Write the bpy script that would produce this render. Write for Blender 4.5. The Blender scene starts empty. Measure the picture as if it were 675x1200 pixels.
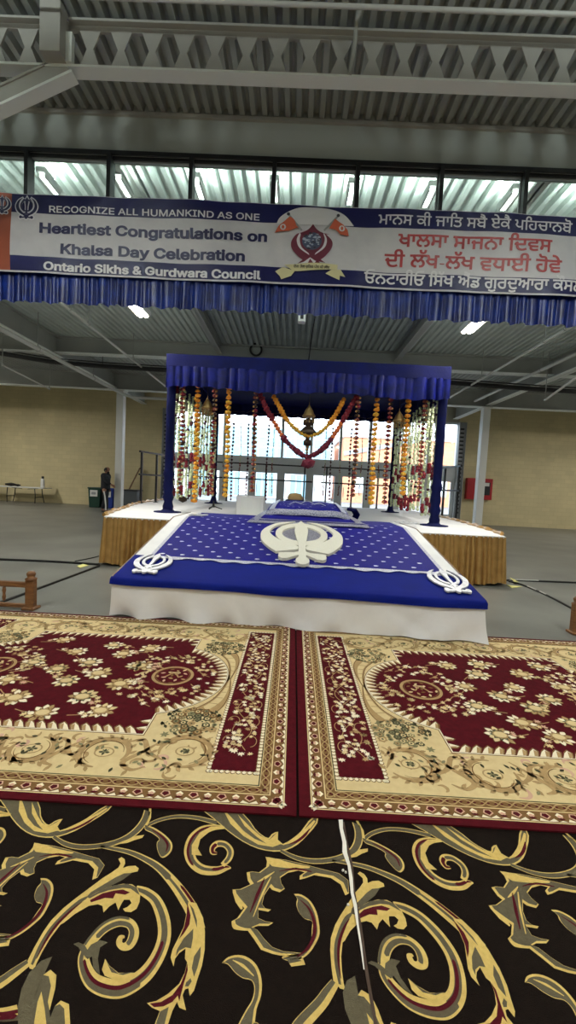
import bpy, bmesh, math, random, os
import numpy as np
from mathutils import Vector, Matrix, geometry, noise
R = random.Random(7)
SC = bpy.context.scene
COL = SC.collection
PI = math.pi
# ------------------------------------------------------------------ camera
F, H, CX, CY = 490.0, 1.45, 337.5, 600.0
_d = np.array([(345.0 - CX) / F, (569.0 - CY) / F, 1.0]); _d /= np.linalg.norm(_d)
_dn = np.cross(_d, np.array([1.0, 0.05, 0.0])); _dn /= np.linalg.norm(_dn)
_rt = np.cross(_dn, _d)
RM = np.array([_rt, _d, -_dn])
EYE = np.array([0, 0, H])

def ray(x, y): return RM @ np.array([(x - CX) / F, (y - CY) / F, 1.0])
def pz(x, y, z=0.0):                       # point of the photo on the level z
    r = ray(x, y); return EYE + r * ((z - H) / r[2])
def py(x, y, Y):                           # point of the photo at the depth Y
    r = ray(x, y); return EYE + r * (Y / r[1])
def make_camera():
    c = bpy.data.cameras.new('camera'); o = bpy.data.objects.new('camera', c); COL.objects.link(o)
    c.sensor_fit = 'VERTICAL'; c.sensor_height = 36; c.sensor_width = 36 * 675 / 1200; c.lens = 36 * F / 1200
    c.clip_start = .05; c.clip_end = 300
    right, down, fwd = RM[:, 0], RM[:, 1], RM[:, 2]
    m = Matrix(((right[0], -down[0], -fwd[0], 0), (right[1], -down[1], -fwd[1], 0), (right[2], -down[2], -fwd[2], H), (0, 0, 0, 1)))
    o.matrix_world = m
    SC.camera = o
make_camera()

# ------------------------------------------------------------------ materials
def lin(c):
    return tuple(((v / 255) / 12.92 if v / 255 <= .04045 else ((v / 255 + .055) / 1.055) ** 2.4) for v in c) + (1,)
MAT = {}
def mat(name, rgb, rough=.6, metal=0, var=None, scale=8, bump=0, bscale=40, emit=0, spec=None, sheen=0, coat=0, detail=4, stretch=None):
    if name in MAT: return MAT[name]
    m = bpy.data.materials.new(name); m.use_nodes = True
    nt = m.node_tree; b = nt.nodes['Principled BSDF']
    b.inputs['Base Color'].default_value = lin(rgb); b.inputs['Roughness'].default_value = rough; b.inputs['Metallic'].default_value = metal
    if spec is not None: b.inputs['Specular IOR Level'].default_value = spec
    if sheen: b.inputs['Sheen Weight'].default_value = sheen
    if coat: b.inputs['Coat Weight'].default_value = coat
    if emit:
        b.inputs['Emission Color'].default_value = lin(rgb); b.inputs['Emission Strength'].default_value = emit
    tc = nt.nodes.new('ShaderNodeTexCoord')
    src = tc.outputs['Object']
    if stretch:
        mp = nt.nodes.new('ShaderNodeMapping'); mp.inputs['Scale'].default_value = stretch
        nt.links.new(src, mp.inputs[0]); src = mp.outputs[0]
    if var:
        n = nt.nodes.new('ShaderNodeTexNoise'); n.inputs['Scale'].default_value = scale; n.inputs['Detail'].default_value = detail
        nt.links.new(src, n.inputs['Vector'])
        r = nt.nodes.new('ShaderNodeValToRGB'); r.color_ramp.elements[0].position = .32; r.color_ramp.elements[1].position = .68
        r.color_ramp.elements[0].color = lin(var); r.color_ramp.elements[1].color = lin(rgb)
        nt.links.new(n.outputs['Fac'], r.inputs[0]); nt.links.new(r.outputs[0], b.inputs['Base Color'])
    if bump:
        n2 = nt.nodes.new('ShaderNodeTexNoise'); n2.inputs['Scale'].default_value = bscale; n2.inputs['Detail'].default_value = 3
        nt.links.new(src, n2.inputs['Vector'])
        bp = nt.nodes.new('ShaderNodeBump'); bp.inputs['Strength'].default_value = bump; bp.inputs['Distance'].default_value = .02
        nt.links.new(n2.outputs['Fac'], bp.inputs['Height']); nt.links.new(bp.outputs[0], b.inputs['Normal'])
    MAT[name] = m
    return m

def glass(name, tint=(1, 1, 1), refl=.5):
    m = bpy.data.materials.new(name); m.use_nodes = True; nt = m.node_tree
    nt.nodes.remove(nt.nodes['Principled BSDF']); out = nt.nodes['Material Output']
    t = nt.nodes.new('ShaderNodeBsdfTransparent'); t.inputs[0].default_value = tint + (1,)
    g = nt.nodes.new('ShaderNodeBsdfGlossy'); g.inputs['Roughness'].default_value = .05
    fr = nt.nodes.new('ShaderNodeFresnel'); fr.inputs[0].default_value = 1.45
    mu = nt.nodes.new('ShaderNodeMath'); mu.operation = 'MULTIPLY'; mu.inputs[1].default_value = refl
    nt.links.new(fr.outputs[0], mu.inputs[0])
    x = nt.nodes.new('ShaderNodeMixShader'); nt.links.new(mu.outputs[0], x.inputs[0]); nt.links.new(t.outputs[0], x.inputs[1]); nt.links.new(g.outputs[0], x.inputs[2])
    nt.links.new(x.outputs[0], out.inputs[0])
    MAT[name] = m
    return m

def block_wall(name, rgb, mortar, scale=1.0):
    m = bpy.data.materials.new(name); m.use_nodes = True; nt = m.node_tree; b = nt.nodes['Principled BSDF']
    tc = nt.nodes.new('ShaderNodeTexCoord'); mp = nt.nodes.new('ShaderNodeMapping'); mp.inputs['Rotation'].default_value = (PI / 2, 0, 0)
    nt.links.new(tc.outputs['Object'], mp.inputs[0])
    br = nt.nodes.new('ShaderNodeTexBrick'); br.inputs['Scale'].default_value = scale
    br.inputs['Color1'].default_value = lin(rgb); br.inputs['Color2'].default_value = lin(tuple(int(c * .97) for c in rgb)); br.inputs['Mortar'].default_value = lin(mortar)
    br.inputs['Brick Width'].default_value = .4; br.inputs['Row Height'].default_value = .2; br.inputs['Mortar Size'].default_value = .008
    nt.links.new(mp.outputs[0], br.inputs['Vector'])
    n = nt.nodes.new('ShaderNodeTexNoise'); n.inputs['Scale'].default_value = .7; nt.links.new(tc.outputs['Object'], n.inputs['Vector'])
    mx = nt.nodes.new('ShaderNodeMixRGB'); mx.blend_type = 'MULTIPLY'; mx.inputs[0].default_value = .35
    nt.links.new(br.outputs['Color'], mx.inputs[1]); nt.links.new(n.outputs['Fac'], mx.inputs[2]); nt.links.new(mx.outputs[0], b.inputs['Base Color'])
    b.inputs['Roughness'].default_value = .7
    MAT[name] = m
    return m

mat('concrete', (126, 126, 120), .36, var=(104, 104, 99), scale=.9, bump=.04, bscale=30, spec=.5, detail=6)
mat('deck_grey', (176, 180, 176), .55, var=(164, 168, 164), scale=2)
mat('deck_pale', (200, 208, 202), .55, var=(186, 194, 188), scale=2)
mat('beam_grey', (178, 175, 168), .6, var=(168, 165, 158), scale=1.5)
mat('steel_light', (172, 174, 168), .55, var=(160, 162, 157), scale=1.5)
mat('flange_lit', (244, 249, 244), .5)  # paler than the web: light from below is put into this colour
mat('fascia', (184, 188, 182), .65, var=(174, 178, 172), scale=.8)
mat('frame_dark', (30, 32, 36), .4)
mat('frame_grey', (160, 163, 165), .45)
block_wall('wall_beige', (236, 220, 172), (222, 206, 160))
mat('wall_plain', (170, 166, 150), .7)
mat('pipe_white', (205, 205, 200), .45)
mat('black_pipe', (22, 22, 24), .4)
mat('black', (14, 14, 16), .5)
mat('white_paint', (225, 225, 220), .5)
mat('royal', (4, 13, 82), .65, var=(3, 10, 66), scale=3, spec=.15, bump=.15, bscale=25)
mat('royal_satin', (5, 19, 118), .45, var=(3, 10, 74), scale=7, bump=.25, bscale=14, spec=.25)
mat('frill_satin', (10, 42, 128), .38, var=(5, 20, 80), scale=6, spec=.35)
mat('navy_cloth', (6, 14, 70), .7, var=(5, 11, 56), scale=6, spec=.15, bump=.1)
mat('flat_blue', (5, 22, 112), .8, var=(5, 20, 102), scale=4, spec=.12, bump=.08, bscale=30)
mat('speckle_blue', (20, 16, 130), .65, var=(11, 8, 88), scale=120, spec=.15, bump=.2, bscale=200)
mat('white_cloth', (232, 230, 228), .75, var=(222, 220, 220), scale=3, bump=.25, bscale=5)
mat('silver_lace', (214, 212, 222), .35, metal=.3, var=(150, 150, 170), scale=60, bump=.4, bscale=120)
mat('silver_dot', (226, 226, 236), .35, metal=.3)
mat('silver', (226, 226, 228), .34, metal=.3, var=(196, 196, 200), scale=20)
mat('sequin', (190, 190, 205), .3, metal=.5, var=(60, 60, 90), scale=90, bump=.6, bscale=140)
mat('ivory_glitter', (226, 222, 206), .5, var=(206, 202, 186), scale=150, bump=.25, bscale=220)
mat('gold_satin', (186, 146, 86), .34, metal=.3, var=(162, 122, 66), scale=6, spec=.6, bump=.15, bscale=14)
mat('wood', (126, 84, 46), .5, var=(100, 64, 34), scale=12, stretch=(1, 1, 6))
mat('wood_brown', (128, 96, 62), .5, var=(108, 78, 50), scale=9)
mat('banner_white', (222, 222, 226), .42, var=(206, 206, 212), scale=4, bump=.35, bscale=7, spec=.5)
mat('banner_navy', (22, 24, 82), .42, var=(19, 21, 74), scale=4, bump=.35, bscale=7, spec=.3)
mat('banner_orange', (164, 84, 60), .42, var=(154, 78, 54), scale=4, bump=.35, bscale=7)
mat('print_navy', (20, 22, 74), .45); mat('print_white', (236, 236, 240), .45); mat('print_red', (172, 60, 64), .45)
mat('print_maroon', (112, 42, 62), .45); mat('print_orange', (206, 98, 68), .45); mat('print_ribbon', (226, 220, 170), .45)
mat('print_slate', (70, 84, 110), .45); mat('print_pale', (176, 190, 204), .45); mat('print_dark', (46, 48, 60), .45)
# carpets
mat('c_dark', (27, 18, 13), .95, var=(20, 13, 9), scale=60, bump=.5, bscale=400, spec=.1)
mat('c_yellow', (226, 196, 116), .95, var=(214, 182, 104), scale=80, bump=.4, bscale=400, spec=.1)
mat('c_olive', (100, 92, 72), .95, var=(92, 84, 66), scale=80, bump=.4, bscale=400, spec=.1)
mat('c_maroon', (80, 18, 28), .95, bump=.4, bscale=400, spec=.1)
mat('r_maroon', (84, 13, 23), .95, var=(72, 10, 19), scale=30, bump=.4, bscale=400, spec=.1)
mat('r_cream', (230, 208, 156), .95, var=(222, 198, 146), scale=30, bump=.4, bscale=400, spec=.1)
mat('r_tan', (182, 152, 106), .95, var=(170, 140, 96), scale=50, bump=.3, bscale=400, spec=.1)
mat('r_brown', (128, 95, 58), .95, var=(116, 86, 50), scale=50, bump=.3, bscale=400, spec=.1)
mat('r_pale', (248, 236, 206), .95, bump=.3, bscale=400, spec=.1)
mat('r_green', (70, 68, 48), .95, bump=.3, bscale=400, spec=.1)
mat('r_sage', (132, 126, 92), .95, bump=.3, bscale=400, spec=.1)
mat('r_pink', (214, 172, 146), .95, bump=.3, bscale=400, spec=.1)
# flowers
mat('marigold', (240, 166, 44), .7, var=(222, 128, 24), scale=30)
mat('lemon', (246, 196, 70), .7, var=(230, 160, 40), scale=30)
mat('orange_fl', (236, 128, 64), .7, var=(214, 96, 40), scale=30)
mat('rust', (150, 74, 60), .7, var=(112, 46, 44), scale=24)
mat('dusty_gold', (196, 146, 84), .7)
mat('crimson', (142, 22, 42), .7, var=(104, 14, 34), scale=24)
mat('wine', (124, 20, 50), .7, var=(96, 14, 40), scale=24)
mat('dark_bead', (70, 22, 36), .6)
mat('tuberose', (230, 236, 206), .7, var=(200, 218, 160), scale=20)
mat('brass', (168, 136, 86), .4, metal=.7)
mat('bronze_dark', (70, 56, 44), .4, metal=.6)
# others
mat('skin', (150, 104, 80), .55); mat('jacket', (24, 26, 34), .75); mat('hair', (20, 17, 16), .7); mat('shoe', (70, 70, 72), .6)
mat('bin_green', (20, 62, 48), .5); mat('bin_blue', (26, 56, 150), .5); mat('bin_grey', (86, 92, 96), .5); mat('bin_dark', (38, 42, 44), .5)
mat('red_paint', (176, 26, 34), .4); mat('brick_orange', (236, 168, 132), .8, var=(226, 152, 116), scale=3); mat('facade_white', (225, 228, 230), .7)
mat('facade_glass', (150, 198, 214), .3); mat('asphalt', (120, 120, 120), .9); mat('tape_black', (20, 20, 20), .4); mat('tape_shine', (190, 190, 185), .3)
mat('dark_backing', (70, 52, 40), .9); mat('alu', (214, 218, 220), .5); mat('tape_white', (236, 232, 220), .7); mat('scrap_yellow', (216, 210, 130), .6)
mat('lamp_on', (255, 244, 222), .5, emit=26); mat('lamp_cool', (244, 255, 248), .5, emit=9); mat('plastic_white', (215, 216, 214), .4)
glass('pane', (.92, .96, .94), .5); glass('pane_clear', (.96, .98, 1.0), .35)

# ------------------------------------------------------------------ mesh helpers
class MB:
    def __init__(s): s.v = []; s.f = []; s.m = []; s.smooth = []
    def add(s, vs, fs, mi=0, sm=False):
        b = len(s.v); s.v += [tuple(map(float, q)) for q in vs]
        for f in fs: s.f.append([b + i for i in f]); s.m.append(mi); s.smooth.append(sm)
        return s
    def box(s, x0, x1, y0, y1, z0, z1, mi=0):
        vs = [(x, y, z) for z in (z0, z1) for y in (y0, y1) for x in (x0, x1)]
        return s.add(vs, [(0, 2, 3, 1), (4, 5, 7, 6), (0, 1, 5, 4), (2, 6, 7, 3), (0, 4, 6, 2), (1, 3, 7, 5)], mi)
    def bar(s, a, b, w, h, mi=0, up=(0, 0, 1)):
        a = Vector(a); b = Vector(b); d = (b - a).normalized(); u = Vector(up)
        if abs(d.dot(u)) > .95: u = Vector((0, 1, 0))
        sx = d.cross(u).normalized() * w / 2; uz = sx.cross(d).normalized() * h / 2
        vs = [p + i * sx + j * uz for p in (a, b) for i, j in ((-1, -1), (1, -1), (1, 1), (-1, 1))]
        return s.add(vs, [(0, 1, 2, 3), (7, 6, 5, 4), (0, 4, 5, 1), (1, 5, 6, 2), (2, 6, 7, 3), (3, 7, 4, 0)], mi)
    def tube(s, pts, r, n=8, mi=0, caps=True, rad=None):
        pts = [Vector(p) for p in pts]; rings = []
        prev = None
        for i, p in enumerate(pts):
            d = (pts[min(i + 1, len(pts) - 1)] - pts[max(i - 1, 0)])
            d = d.normalized() if d.length > 1e-9 else Vector((0, 0, 1))
            if prev is None:
                ref = Vector((0, 0, 1)) if abs(d.z) < .9 else Vector((1, 0, 0))
                sx = d.cross(ref).normalized()
            else:
                sx = (prev - d * prev.dot(d)).normalized()
            prev = sx; sy = d.cross(sx)
            rr = rad[i] if rad else r
            rings.append([p + (sx * math.cos(2 * PI * k / n) + sy * math.sin(2 * PI * k / n)) * rr for k in range(n)])
        vs = [v for g in rings for v in g]; fs = []
        for i in range(len(rings) - 1):
            for k in range(n): fs.append((i * n + k, i * n + (k + 1) % n, (i + 1) * n + (k + 1) % n, (i + 1) * n + k))
        s.add(vs, fs, mi, True)
        if caps: s.add(rings[0], [tuple(range(n))[::-1]], mi); s.add(rings[-1], [tuple(range(n))], mi)
        return s
    def lathe(s, prof, c, n=14, mi=0):
        vs = [(c[0] + r * math.cos(2 * PI * k / n), c[1] + r * math.sin(2 * PI * k / n), c[2] + z) for r, z in prof for k in range(n)]
        fs = [(i * n + k, i * n + (k + 1) % n, (i + 1) * n + (k + 1) % n, (i + 1) * n + k) for i in range(len(prof) - 1) for k in range(n)]
        return s.add(vs, fs, mi, True)
    def grid(s, rows, mi=0, sm=True):
        n = len(rows[0]); vs = [p for r in rows for p in r]
        fs = [(i * n + k, i * n + k + 1, (i + 1) * n + k + 1, (i + 1) * n + k) for i in range(len(rows) - 1) for k in range(n - 1)]
        return s.add(vs, fs, mi, sm)
    def prism(s, pts2, to3, t0, t1, mi=0):       # polygon in 2D given thickness by to3(u, v, t)
        n = len(pts2)
        a = [to3(u, v, t0) for u, v in pts2]; b = [to3(u, v, t1) for u, v in pts2]
        s.add(a + b, [tuple(range(n))[::-1], tuple(range(n, 2 * n))] + [(i, (i + 1) % n, n + (i + 1) % n, n + i) for i in range(n)], mi)
        return s
    def blob(s, c, r, mi=0, sx=1, sy=1, sz=1, jit=.16):
        vs, fs = ICO
        s.add([(c[0] + x * r * sx * (k := 1 + R.uniform(-jit, jit)), c[1] + y * r * sy * k, c[2] + z * r * sz * k) for x, y, z in vs], fs, mi, False)
        return s
    def build(s, name, mats, parent=None):
        me = bpy.data.meshes.new(name)
        me.from_pydata(s.v, [], s.f)
        for m in (mats if isinstance(mats, (list, tuple)) else [mats]): me.materials.append(MAT[m])
        me.polygons.foreach_set('material_index', s.m); me.polygons.foreach_set('use_smooth', s.smooth)
        me.update()
        o = bpy.data.objects.new(name, me); COL.objects.link(o)
        if parent:
            o.parent = parent
            o.matrix_parent_inverse = Matrix.Translation(-parent.location)
        return o
_bm = bmesh.new(); bmesh.ops.create_icosphere(_bm, subdivisions=1, radius=1)
ICO = ([tuple(v.co) for v in _bm.verts], [tuple(v.index for v in f.verts) for f in _bm.faces]); _bm.free()

def tag(o, label, cat, group=None, kind=None):
    o['label'] = label; o['category'] = cat
    if group: o['group'] = group
    if kind: o['kind'] = kind
    return o
def thing(name, loc, label, cat, group=None):
    o = bpy.data.objects.new(name, None); COL.objects.link(o); o.location = loc; o.empty_display_size = .1
    return tag(o, label, cat, group)
def struct(o):
    o['kind'] = 'structure'; return o
def place(o, loc):          # move origin of a single-mesh thing to loc without moving its geometry
    M = Matrix.Translation(-Vector(loc)); o.data.transform(M); o.location = loc; return o
def bevel(o, w=.01, seg=2):
    bm = bmesh.new(); bm.from_mesh(o.data)
    bmesh.ops.remove_doubles(bm, verts=bm.verts, dist=1e-5)
    bmesh.ops.bevel(bm, geom=[e for e in bm.edges if len(e.link_faces) == 2 and e.calc_face_angle(0) > .6], offset=w, segments=seg, affect='EDGES', profile=.5)
    bm.to_mesh(o.data); bm.free(); return o

# ------------------------------------------------------------------ the shell
YB, YW, ZD = 5.0, 20.4, 5.58                     # bulkhead, far wall, underside of the roof deck
XL, XR, YN = -19.0, 19.0, -7.0
floor = struct(MB().box(XL, XR, YN, YW + .2, -.1, 0).build('floor', 'concrete'))
def corrugated(x0, x1, y0, y1, z, pitch, h):
    mb = MB(); xs = []; x = x0
    while x < x1:
        xs += [(x, z), (x + pitch * .42, z), (x + pitch * .56, z + h), (x + pitch * .86, z + h)]; x += pitch
    xs.append((x, z))
    mb.grid([[(a, y0, b) for a, b in xs], [(a, y1, b) for a, b in xs]], 0, False)
    mb.grid([[(a, y0, z + h + .03) for a, b in (xs[0], xs[-1])], [(a, y1, z + h + .03) for a, b in (xs[0], xs[-1])]], 0, False)
    return mb
struct(corrugated(XL, XR, YN, YB, ZD, .128, .075).build('ceiling', 'deck_grey'))
struct(corrugated(XL, XR, YB, 12.9, ZD, .165, .06).build('ceiling_hall', 'deck_pale'))
struct(corrugated(XL, XR, 12.9, YW + .2, ZD, .165, .06).build('ceiling_rear', 'deck_grey'))
GX0, GX1 = -6.3, 7.75
struct(MB().box(XL, GX0, YW, YW + .2, 0, ZD + .1).build('wall_back_left', 'wall_beige'))
struct(MB().box(GX1, XR, YW, YW + .2, 0, ZD + .1).build('wall_back_right', 'wall_beige'))
struct(MB().box(GX0, GX1, YW, YW + .2, 4.85, ZD + .1).build('wall_back_header', 'wall_plain'))
struct(MB().box(XL - .2, XL, YN, YW + .2, -.1, ZD + .1).build('wall_left', 'wall_plain'))
struct(MB().box(XR, XR + .2, YN, YW + .2, -.1, ZD + .1).build('wall_right', 'wall_plain'))
struct(MB().box(XL, XR, YN - .2, YN, -.1, ZD + .1).build('wall_near', 'wall_plain'))
# bulkhead above the opening, with its clerestory
ZW0, ZW1 = 4.58, 5.12
struct(MB().box(XL, XR, YB, YB + .16, ZW1, ZD + .1).build('wall_bulkhead', 'fascia'))
struct(MB().box(XL, XR, YB, YB + .16, 3.78, ZW0).build('wall_bulkhead_sill', 'fascia'))
struct(MB().box(XL, XR, YB - .02, YB, ZW1 - .01, ZW1 + .035).build('trim_1', 'frame_dark'))
struct(MB().box(XL, XR, YB - .035, YB - .001, ZD - .05, ZD - .01).build('trim_2', 'beam_grey'))
mx = [py(x, 212, YB)[0] for x in (-65, 32, 128, 224, 321, 419, 517, 616, 713)]
dm = mx[4] - mx[3]
mx = [mx[0] - 2 * dm, mx[0] - dm] + mx + [mx[-1] + dm, mx[-1] + 2 * dm]
for i in range(len(mx) - 1):
    a, b = mx[i], mx[i + 1]
    w = MB()
    w.box(a - .022, a + .022, YB - .03, YB + .10, ZW0, ZW1)
    w.box(a, b, YB + .02, YB + .1, ZW1 - .03, ZW1); w.box(a, b, YB + .02, YB + .1, ZW0, ZW0 + .05)
    if i == len(mx) - 2: w.box(b - .022, b + .022, YB - .03, YB + .10, ZW0, ZW1)
    o = struct(w.build('window_%d' % (i + 1), 'frame_dark'))
    MB().box(a + .022, b - .022, YB + .055, YB + .061, ZW0 + .05, ZW1 - .03).build('pane', 'pane', o)
    q = MB(); q.box(a + .022, b - .022, YB + .045, YB + .07, ZW1 - .045, ZW1 - .03); q.box(b - .034, b - .022, YB + .045, YB + .07, ZW0 + .05, ZW1 - .03)
    q.build('bead', 'frame_grey', o)
struct(MB().box(XL, mx[0] - .02, YB, YB + .16, ZW0, ZW1).build('wall_bulkhead_left', 'fascia'))
struct(MB().box(mx[-1] + .02, XR, YB, YB + .16, ZW0, ZW1).build('wall_bulkhead_right', 'fascia'))

# castellated beam in front of the bulkhead
YC = 4.0; zb0, zb1 = 5.105, 5.475
def hexbeam():
    mb = MB(); pitch = (py(550, 80, YC)[0] - py(160, 62, YC)[0]) / (390 / 36.9)
    x0 = py(160, 62, YC)[0]; zc = py(337, 66.5, YC)[2]; hh = .152; wt, wm = .048, .112
    k0 = int((XL - x0) / pitch) + 1; n = int((XR - XL) / pitch) - 1
    for t in (0, .02):
        yy = YC + t
        for k in range(k0, k0 + n):
            c = x0 + k * pitch; l, r = c - pitch / 2, c + pitch / 2
            P = [(c - wt, zc + hh), (c + wt, zc + hh), (c + wm, zc), (c + wt, zc - hh), (c - wt, zc - hh), (c - wm, zc)]
            q = [(l, zb1), (r, zb1), (r, zb0), (l, zb0), (l, zc), (r, zc)]
            vs = [(a, yy, b) for a, b in P + q]
            mb.add(vs, [(6, 7, 1, 0), (9, 8, 3, 4) if 1 else (), (6, 0, 5, 10), (10, 5, 4, 9), (7, 11, 2, 1), (11, 8, 3, 2)], 0)
            if t:
                vs = [(a, YC, b) for a, b in P] + [(a, YC + .02, b) for a, b in P]
                mb.add(vs, [(i, (i + 1) % 6, 6 + (i + 1) % 6, 6 + i) for i in range(6)], 0)
    mb.box(XL, XR, YC - .05, YC + .07, zb1, zb1 + .02, 0)
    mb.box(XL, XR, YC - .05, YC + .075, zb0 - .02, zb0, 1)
    return mb
struct(hexbeam().build('beam_castellated', ['beam_grey', 'flange_lit']))
# the deep rafter that frames into it on the left, with its splayed lower leg
kx0, kx1 = py(56, 80, YC)[0], py(84, 80, YC)[0]
k = MB()
k.box(kx0 + .02, kx1 - .02, YC - .16, YC - .02, zb0, zb1 + .05, 0)
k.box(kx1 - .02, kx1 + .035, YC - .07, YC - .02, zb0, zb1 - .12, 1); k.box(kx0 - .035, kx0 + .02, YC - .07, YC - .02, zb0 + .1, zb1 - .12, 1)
a = Vector(py(83, 92, YC)); d = (Vector(py(0, 131, YC)) - a)
a2 = a + d * 6
up = Vector((-d.z, 0, d.x)).normalized()
if up.z < 0: up = -up
off = up * .08
k.bar(a + off * .9 - d * .02, a2 + off * .9, .08, .15, 0, up)
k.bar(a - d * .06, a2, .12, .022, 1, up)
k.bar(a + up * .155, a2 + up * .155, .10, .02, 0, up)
struct(k.build('beam_brace', ['beam_grey', 'flange_lit']))
for q in ((104, 78, 50), (216, 90, 81)): pass
# conduit across the near roof, drop on the beam web
t = MB(); t.tube([(XL + .5, 3.72, 5.42), (XR - .5, 3.72, 5.42)], .018, 8); t.tube([(XL + .5, 3.66, 5.5), (XR - .5, 3.66, 5.5)], .012, 8)
tag(t.build('ceiling_conduit', 'pipe_white'), 'long pale conduit pair under the deck above the beam with hexagonal holes', 'conduit')
cx = py(415, 60, YC - .05)[0]
t = MB(); t.tube([(cx + .06, YC - .3, 5.56), (cx, YC - .14, 5.47), (cx, YC - .05, 5.3), (cx - .03, YC - .05, 5.1)], .02, 8)
tag(t.build('conduit_drop', 'steel_light'), 'short pale conduit bending down over the holed beam right of centre', 'conduit')

# hall beams behind the bulkhead
def ibeam(mb, axis, p, a, b, z0, z1, fw=.26, web=.03, fl=.03, mi=0, mf=0):
    if axis == 'x':
        mb.box(a, b, p - web / 2, p + web / 2, z0, z1, mi); mb.box(a, b, p - fw / 2, p + fw / 2, z0, z0 + fl, mf); mb.box(a, b, p - fw / 2, p + fw / 2, z1 - fl, z1, mi)
    else:
        mb.box(p - web / 2, p + web / 2, a, b, z0, z1, mi); mb.box(p - fw / 2, p + fw / 2, a, b, z0, z0 + fl, mf); mb.box(p - fw / 2, p + fw / 2, a, b, z1 - fl, z1, mi)
    return mb
struct(ibeam(MB(), 'x', 12.9, XL, XR, 5.1, ZD, mf=1).build('beam_cross', ['steel_light', 'flange_lit']))
struct(ibeam(MB(), 'x', 17.0, XL, XR, 4.92, ZD, mf=1).build('beam_rear', ['steel_light', 'flange_lit']))
for i, x in enumerate((-7.45, 7.55)):
    struct(ibeam(MB(), 'y', x, YB + .2, YW, 5.0, ZD, .24, mf=1).build('beam_girder', ['steel_light', 'flange_lit']))
for x in (-2.45, 2.85, -12.5, 12.6):
    struct(ibeam(MB(), 'y', x, YB + .2, 12.8, 5.28, ZD, .16, mf=1).build('beam_joist', ['steel_light', 'steel_light']))
for i, (x, n) in enumerate(((py(140, 560, 17)[0], 'l'), (py(563, 560, 17)[0], 'r'))):
    c = MB(); c.box(x - .14, x + .14, 16.98 - .13, 17 + .13, 0, 4.92); c.box(x - .2, x + .2, 16.8, 17.2, 0, .03); c.box(x - .2, x + .2, 16.8, 17.2, 4.88, 4.92)
    struct(bevel(c.build('column', 'white_paint'), .012))
# sprinkler pipes with hangers
def pipe(name, pts, r, label, hang=(), m='pipe_white', cat='pipe', group=None):
    o = thing(name, pts[0], label, cat, group)
    MB().tube(pts, r, 8).build('run', m, o)
    for h in hang:
        q = MB(); q.tube([(h[0], h[1], h[2]), (h[0], h[1], ZD)], .012, 6); q.tube([(h[0] + math.cos(a) * (r + .012), h[1], h[2] + math.sin(a) * (r + .012)) for a in np.linspace(0, 2 * PI, 11)], .008, 5)
        q.build('hanger', 'steel_light', o)
    return o
xl = py(62, 346, 8.2)[0]; zl = py(62, 346, 8.2)[2]
pipe('sprinkler_pipe', [(xl, 5.4, zl), (xl - .05, 16.5, zl - .05)], .03, 'white sprinkler pipe running back under the deck left of the canopy', [(xl, y, zl) for y in (8.8, 9.6, 12.2, 15)])
xr = py(675, 378, 8.2)[0]; zr = py(675, 378, 8.2)[2]
pipe('sprinkler_pipe', [(xr, 5.4, zr), (xr + .05, 16.5, zr - .05)], .03, 'white sprinkler pipe running back under the deck right of the canopy', [(xr, y, zr) for y in (8.5, 9.2, 12.2, 15)])
p0 = py(0, 385, 9.6); p1 = py(150, 462, 16.6)
pipe('drain_pipe', [(p0[0], 5.4, p0[2]), (p0[0], 16.4, p0[2]), (p0[0] + .25, 16.65, p0[2] - .05), (p0[0] + 2.0, 16.7, p0[2] - .06)], .06, 'thick white pipe beside the left girder bending right at the column', [(p0[0], y, p0[2]) for y in (11, 14)])
p0 = py(640, 431, 12.0)
pipe('drain_pipe', [(p0[0], 5.4, p0[2]), (p0[0], 16.6, p0[2])], .05, 'thick white pipe beside the right girder running to the right column', [(p0[0], y, p0[2]) for y in (9, 12.2)])
p0, p1 = py(3, 428, 12), py(58, 447, 15)
pipe('branch_pipe', [tuple(p0), (p1[0], p1[1], p0[2])], .025, 'thin white pipe near the left edge below the roof beam', [(p0[0], p0[1], p0[2]), (p1[0], p1[1], p0[2])])
p0, p1 = py(676, 442, 9.8), py(640, 453, 12.2)
pipe('branch_pipe', [tuple(p0), (p1[0], p1[1], p0[2])], .03, 'thin white pipe near the right edge below the roof beam', [(p1[0], p1[1], p0[2])])
o = thing('cable_duct', py(340, 440, 11.0), 'black sagging cable duct strung across the hall behind the canopy', 'duct')
pts = [py(x, y, 13.0) for x, y in ((-160, 392), (-60, 405), (0, 414), (60, 424), (120, 429), (200, 434), (360, 441), (523, 448), (600, 454), (675, 459), (760, 464), (860, 470))]
MB().tube(pts, .07, 8).build('run', 'black_pipe', o)
MB().tube([tuple(np.array(p) + [0, 0, .11]) for p in pts], .02, 6).build('wire', 'black_pipe', o)
for i in (1, 4, 7, 9):
    MB().tube([tuple(np.array(pts[i]) + [0, 0, .05]), (pts[i][0], pts[i][1], ZD)], .01, 6).build('hanger', 'black_pipe', o)
# coil hung on the cross beam
c = py(300, 410, 12.82)
t = MB(); t.tube([(c[0] + .17 * math.cos(a), c[1] - .02 + .01 * math.sin(3 * a), c[2] + .17 * math.sin(a)) for a in np.linspace(0, 4 * PI, 49)], .03, 7)
tag(t.build('cable_coil', 'black'), 'black cable coil hung on the cross beam above the canopy', 'cable')
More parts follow.
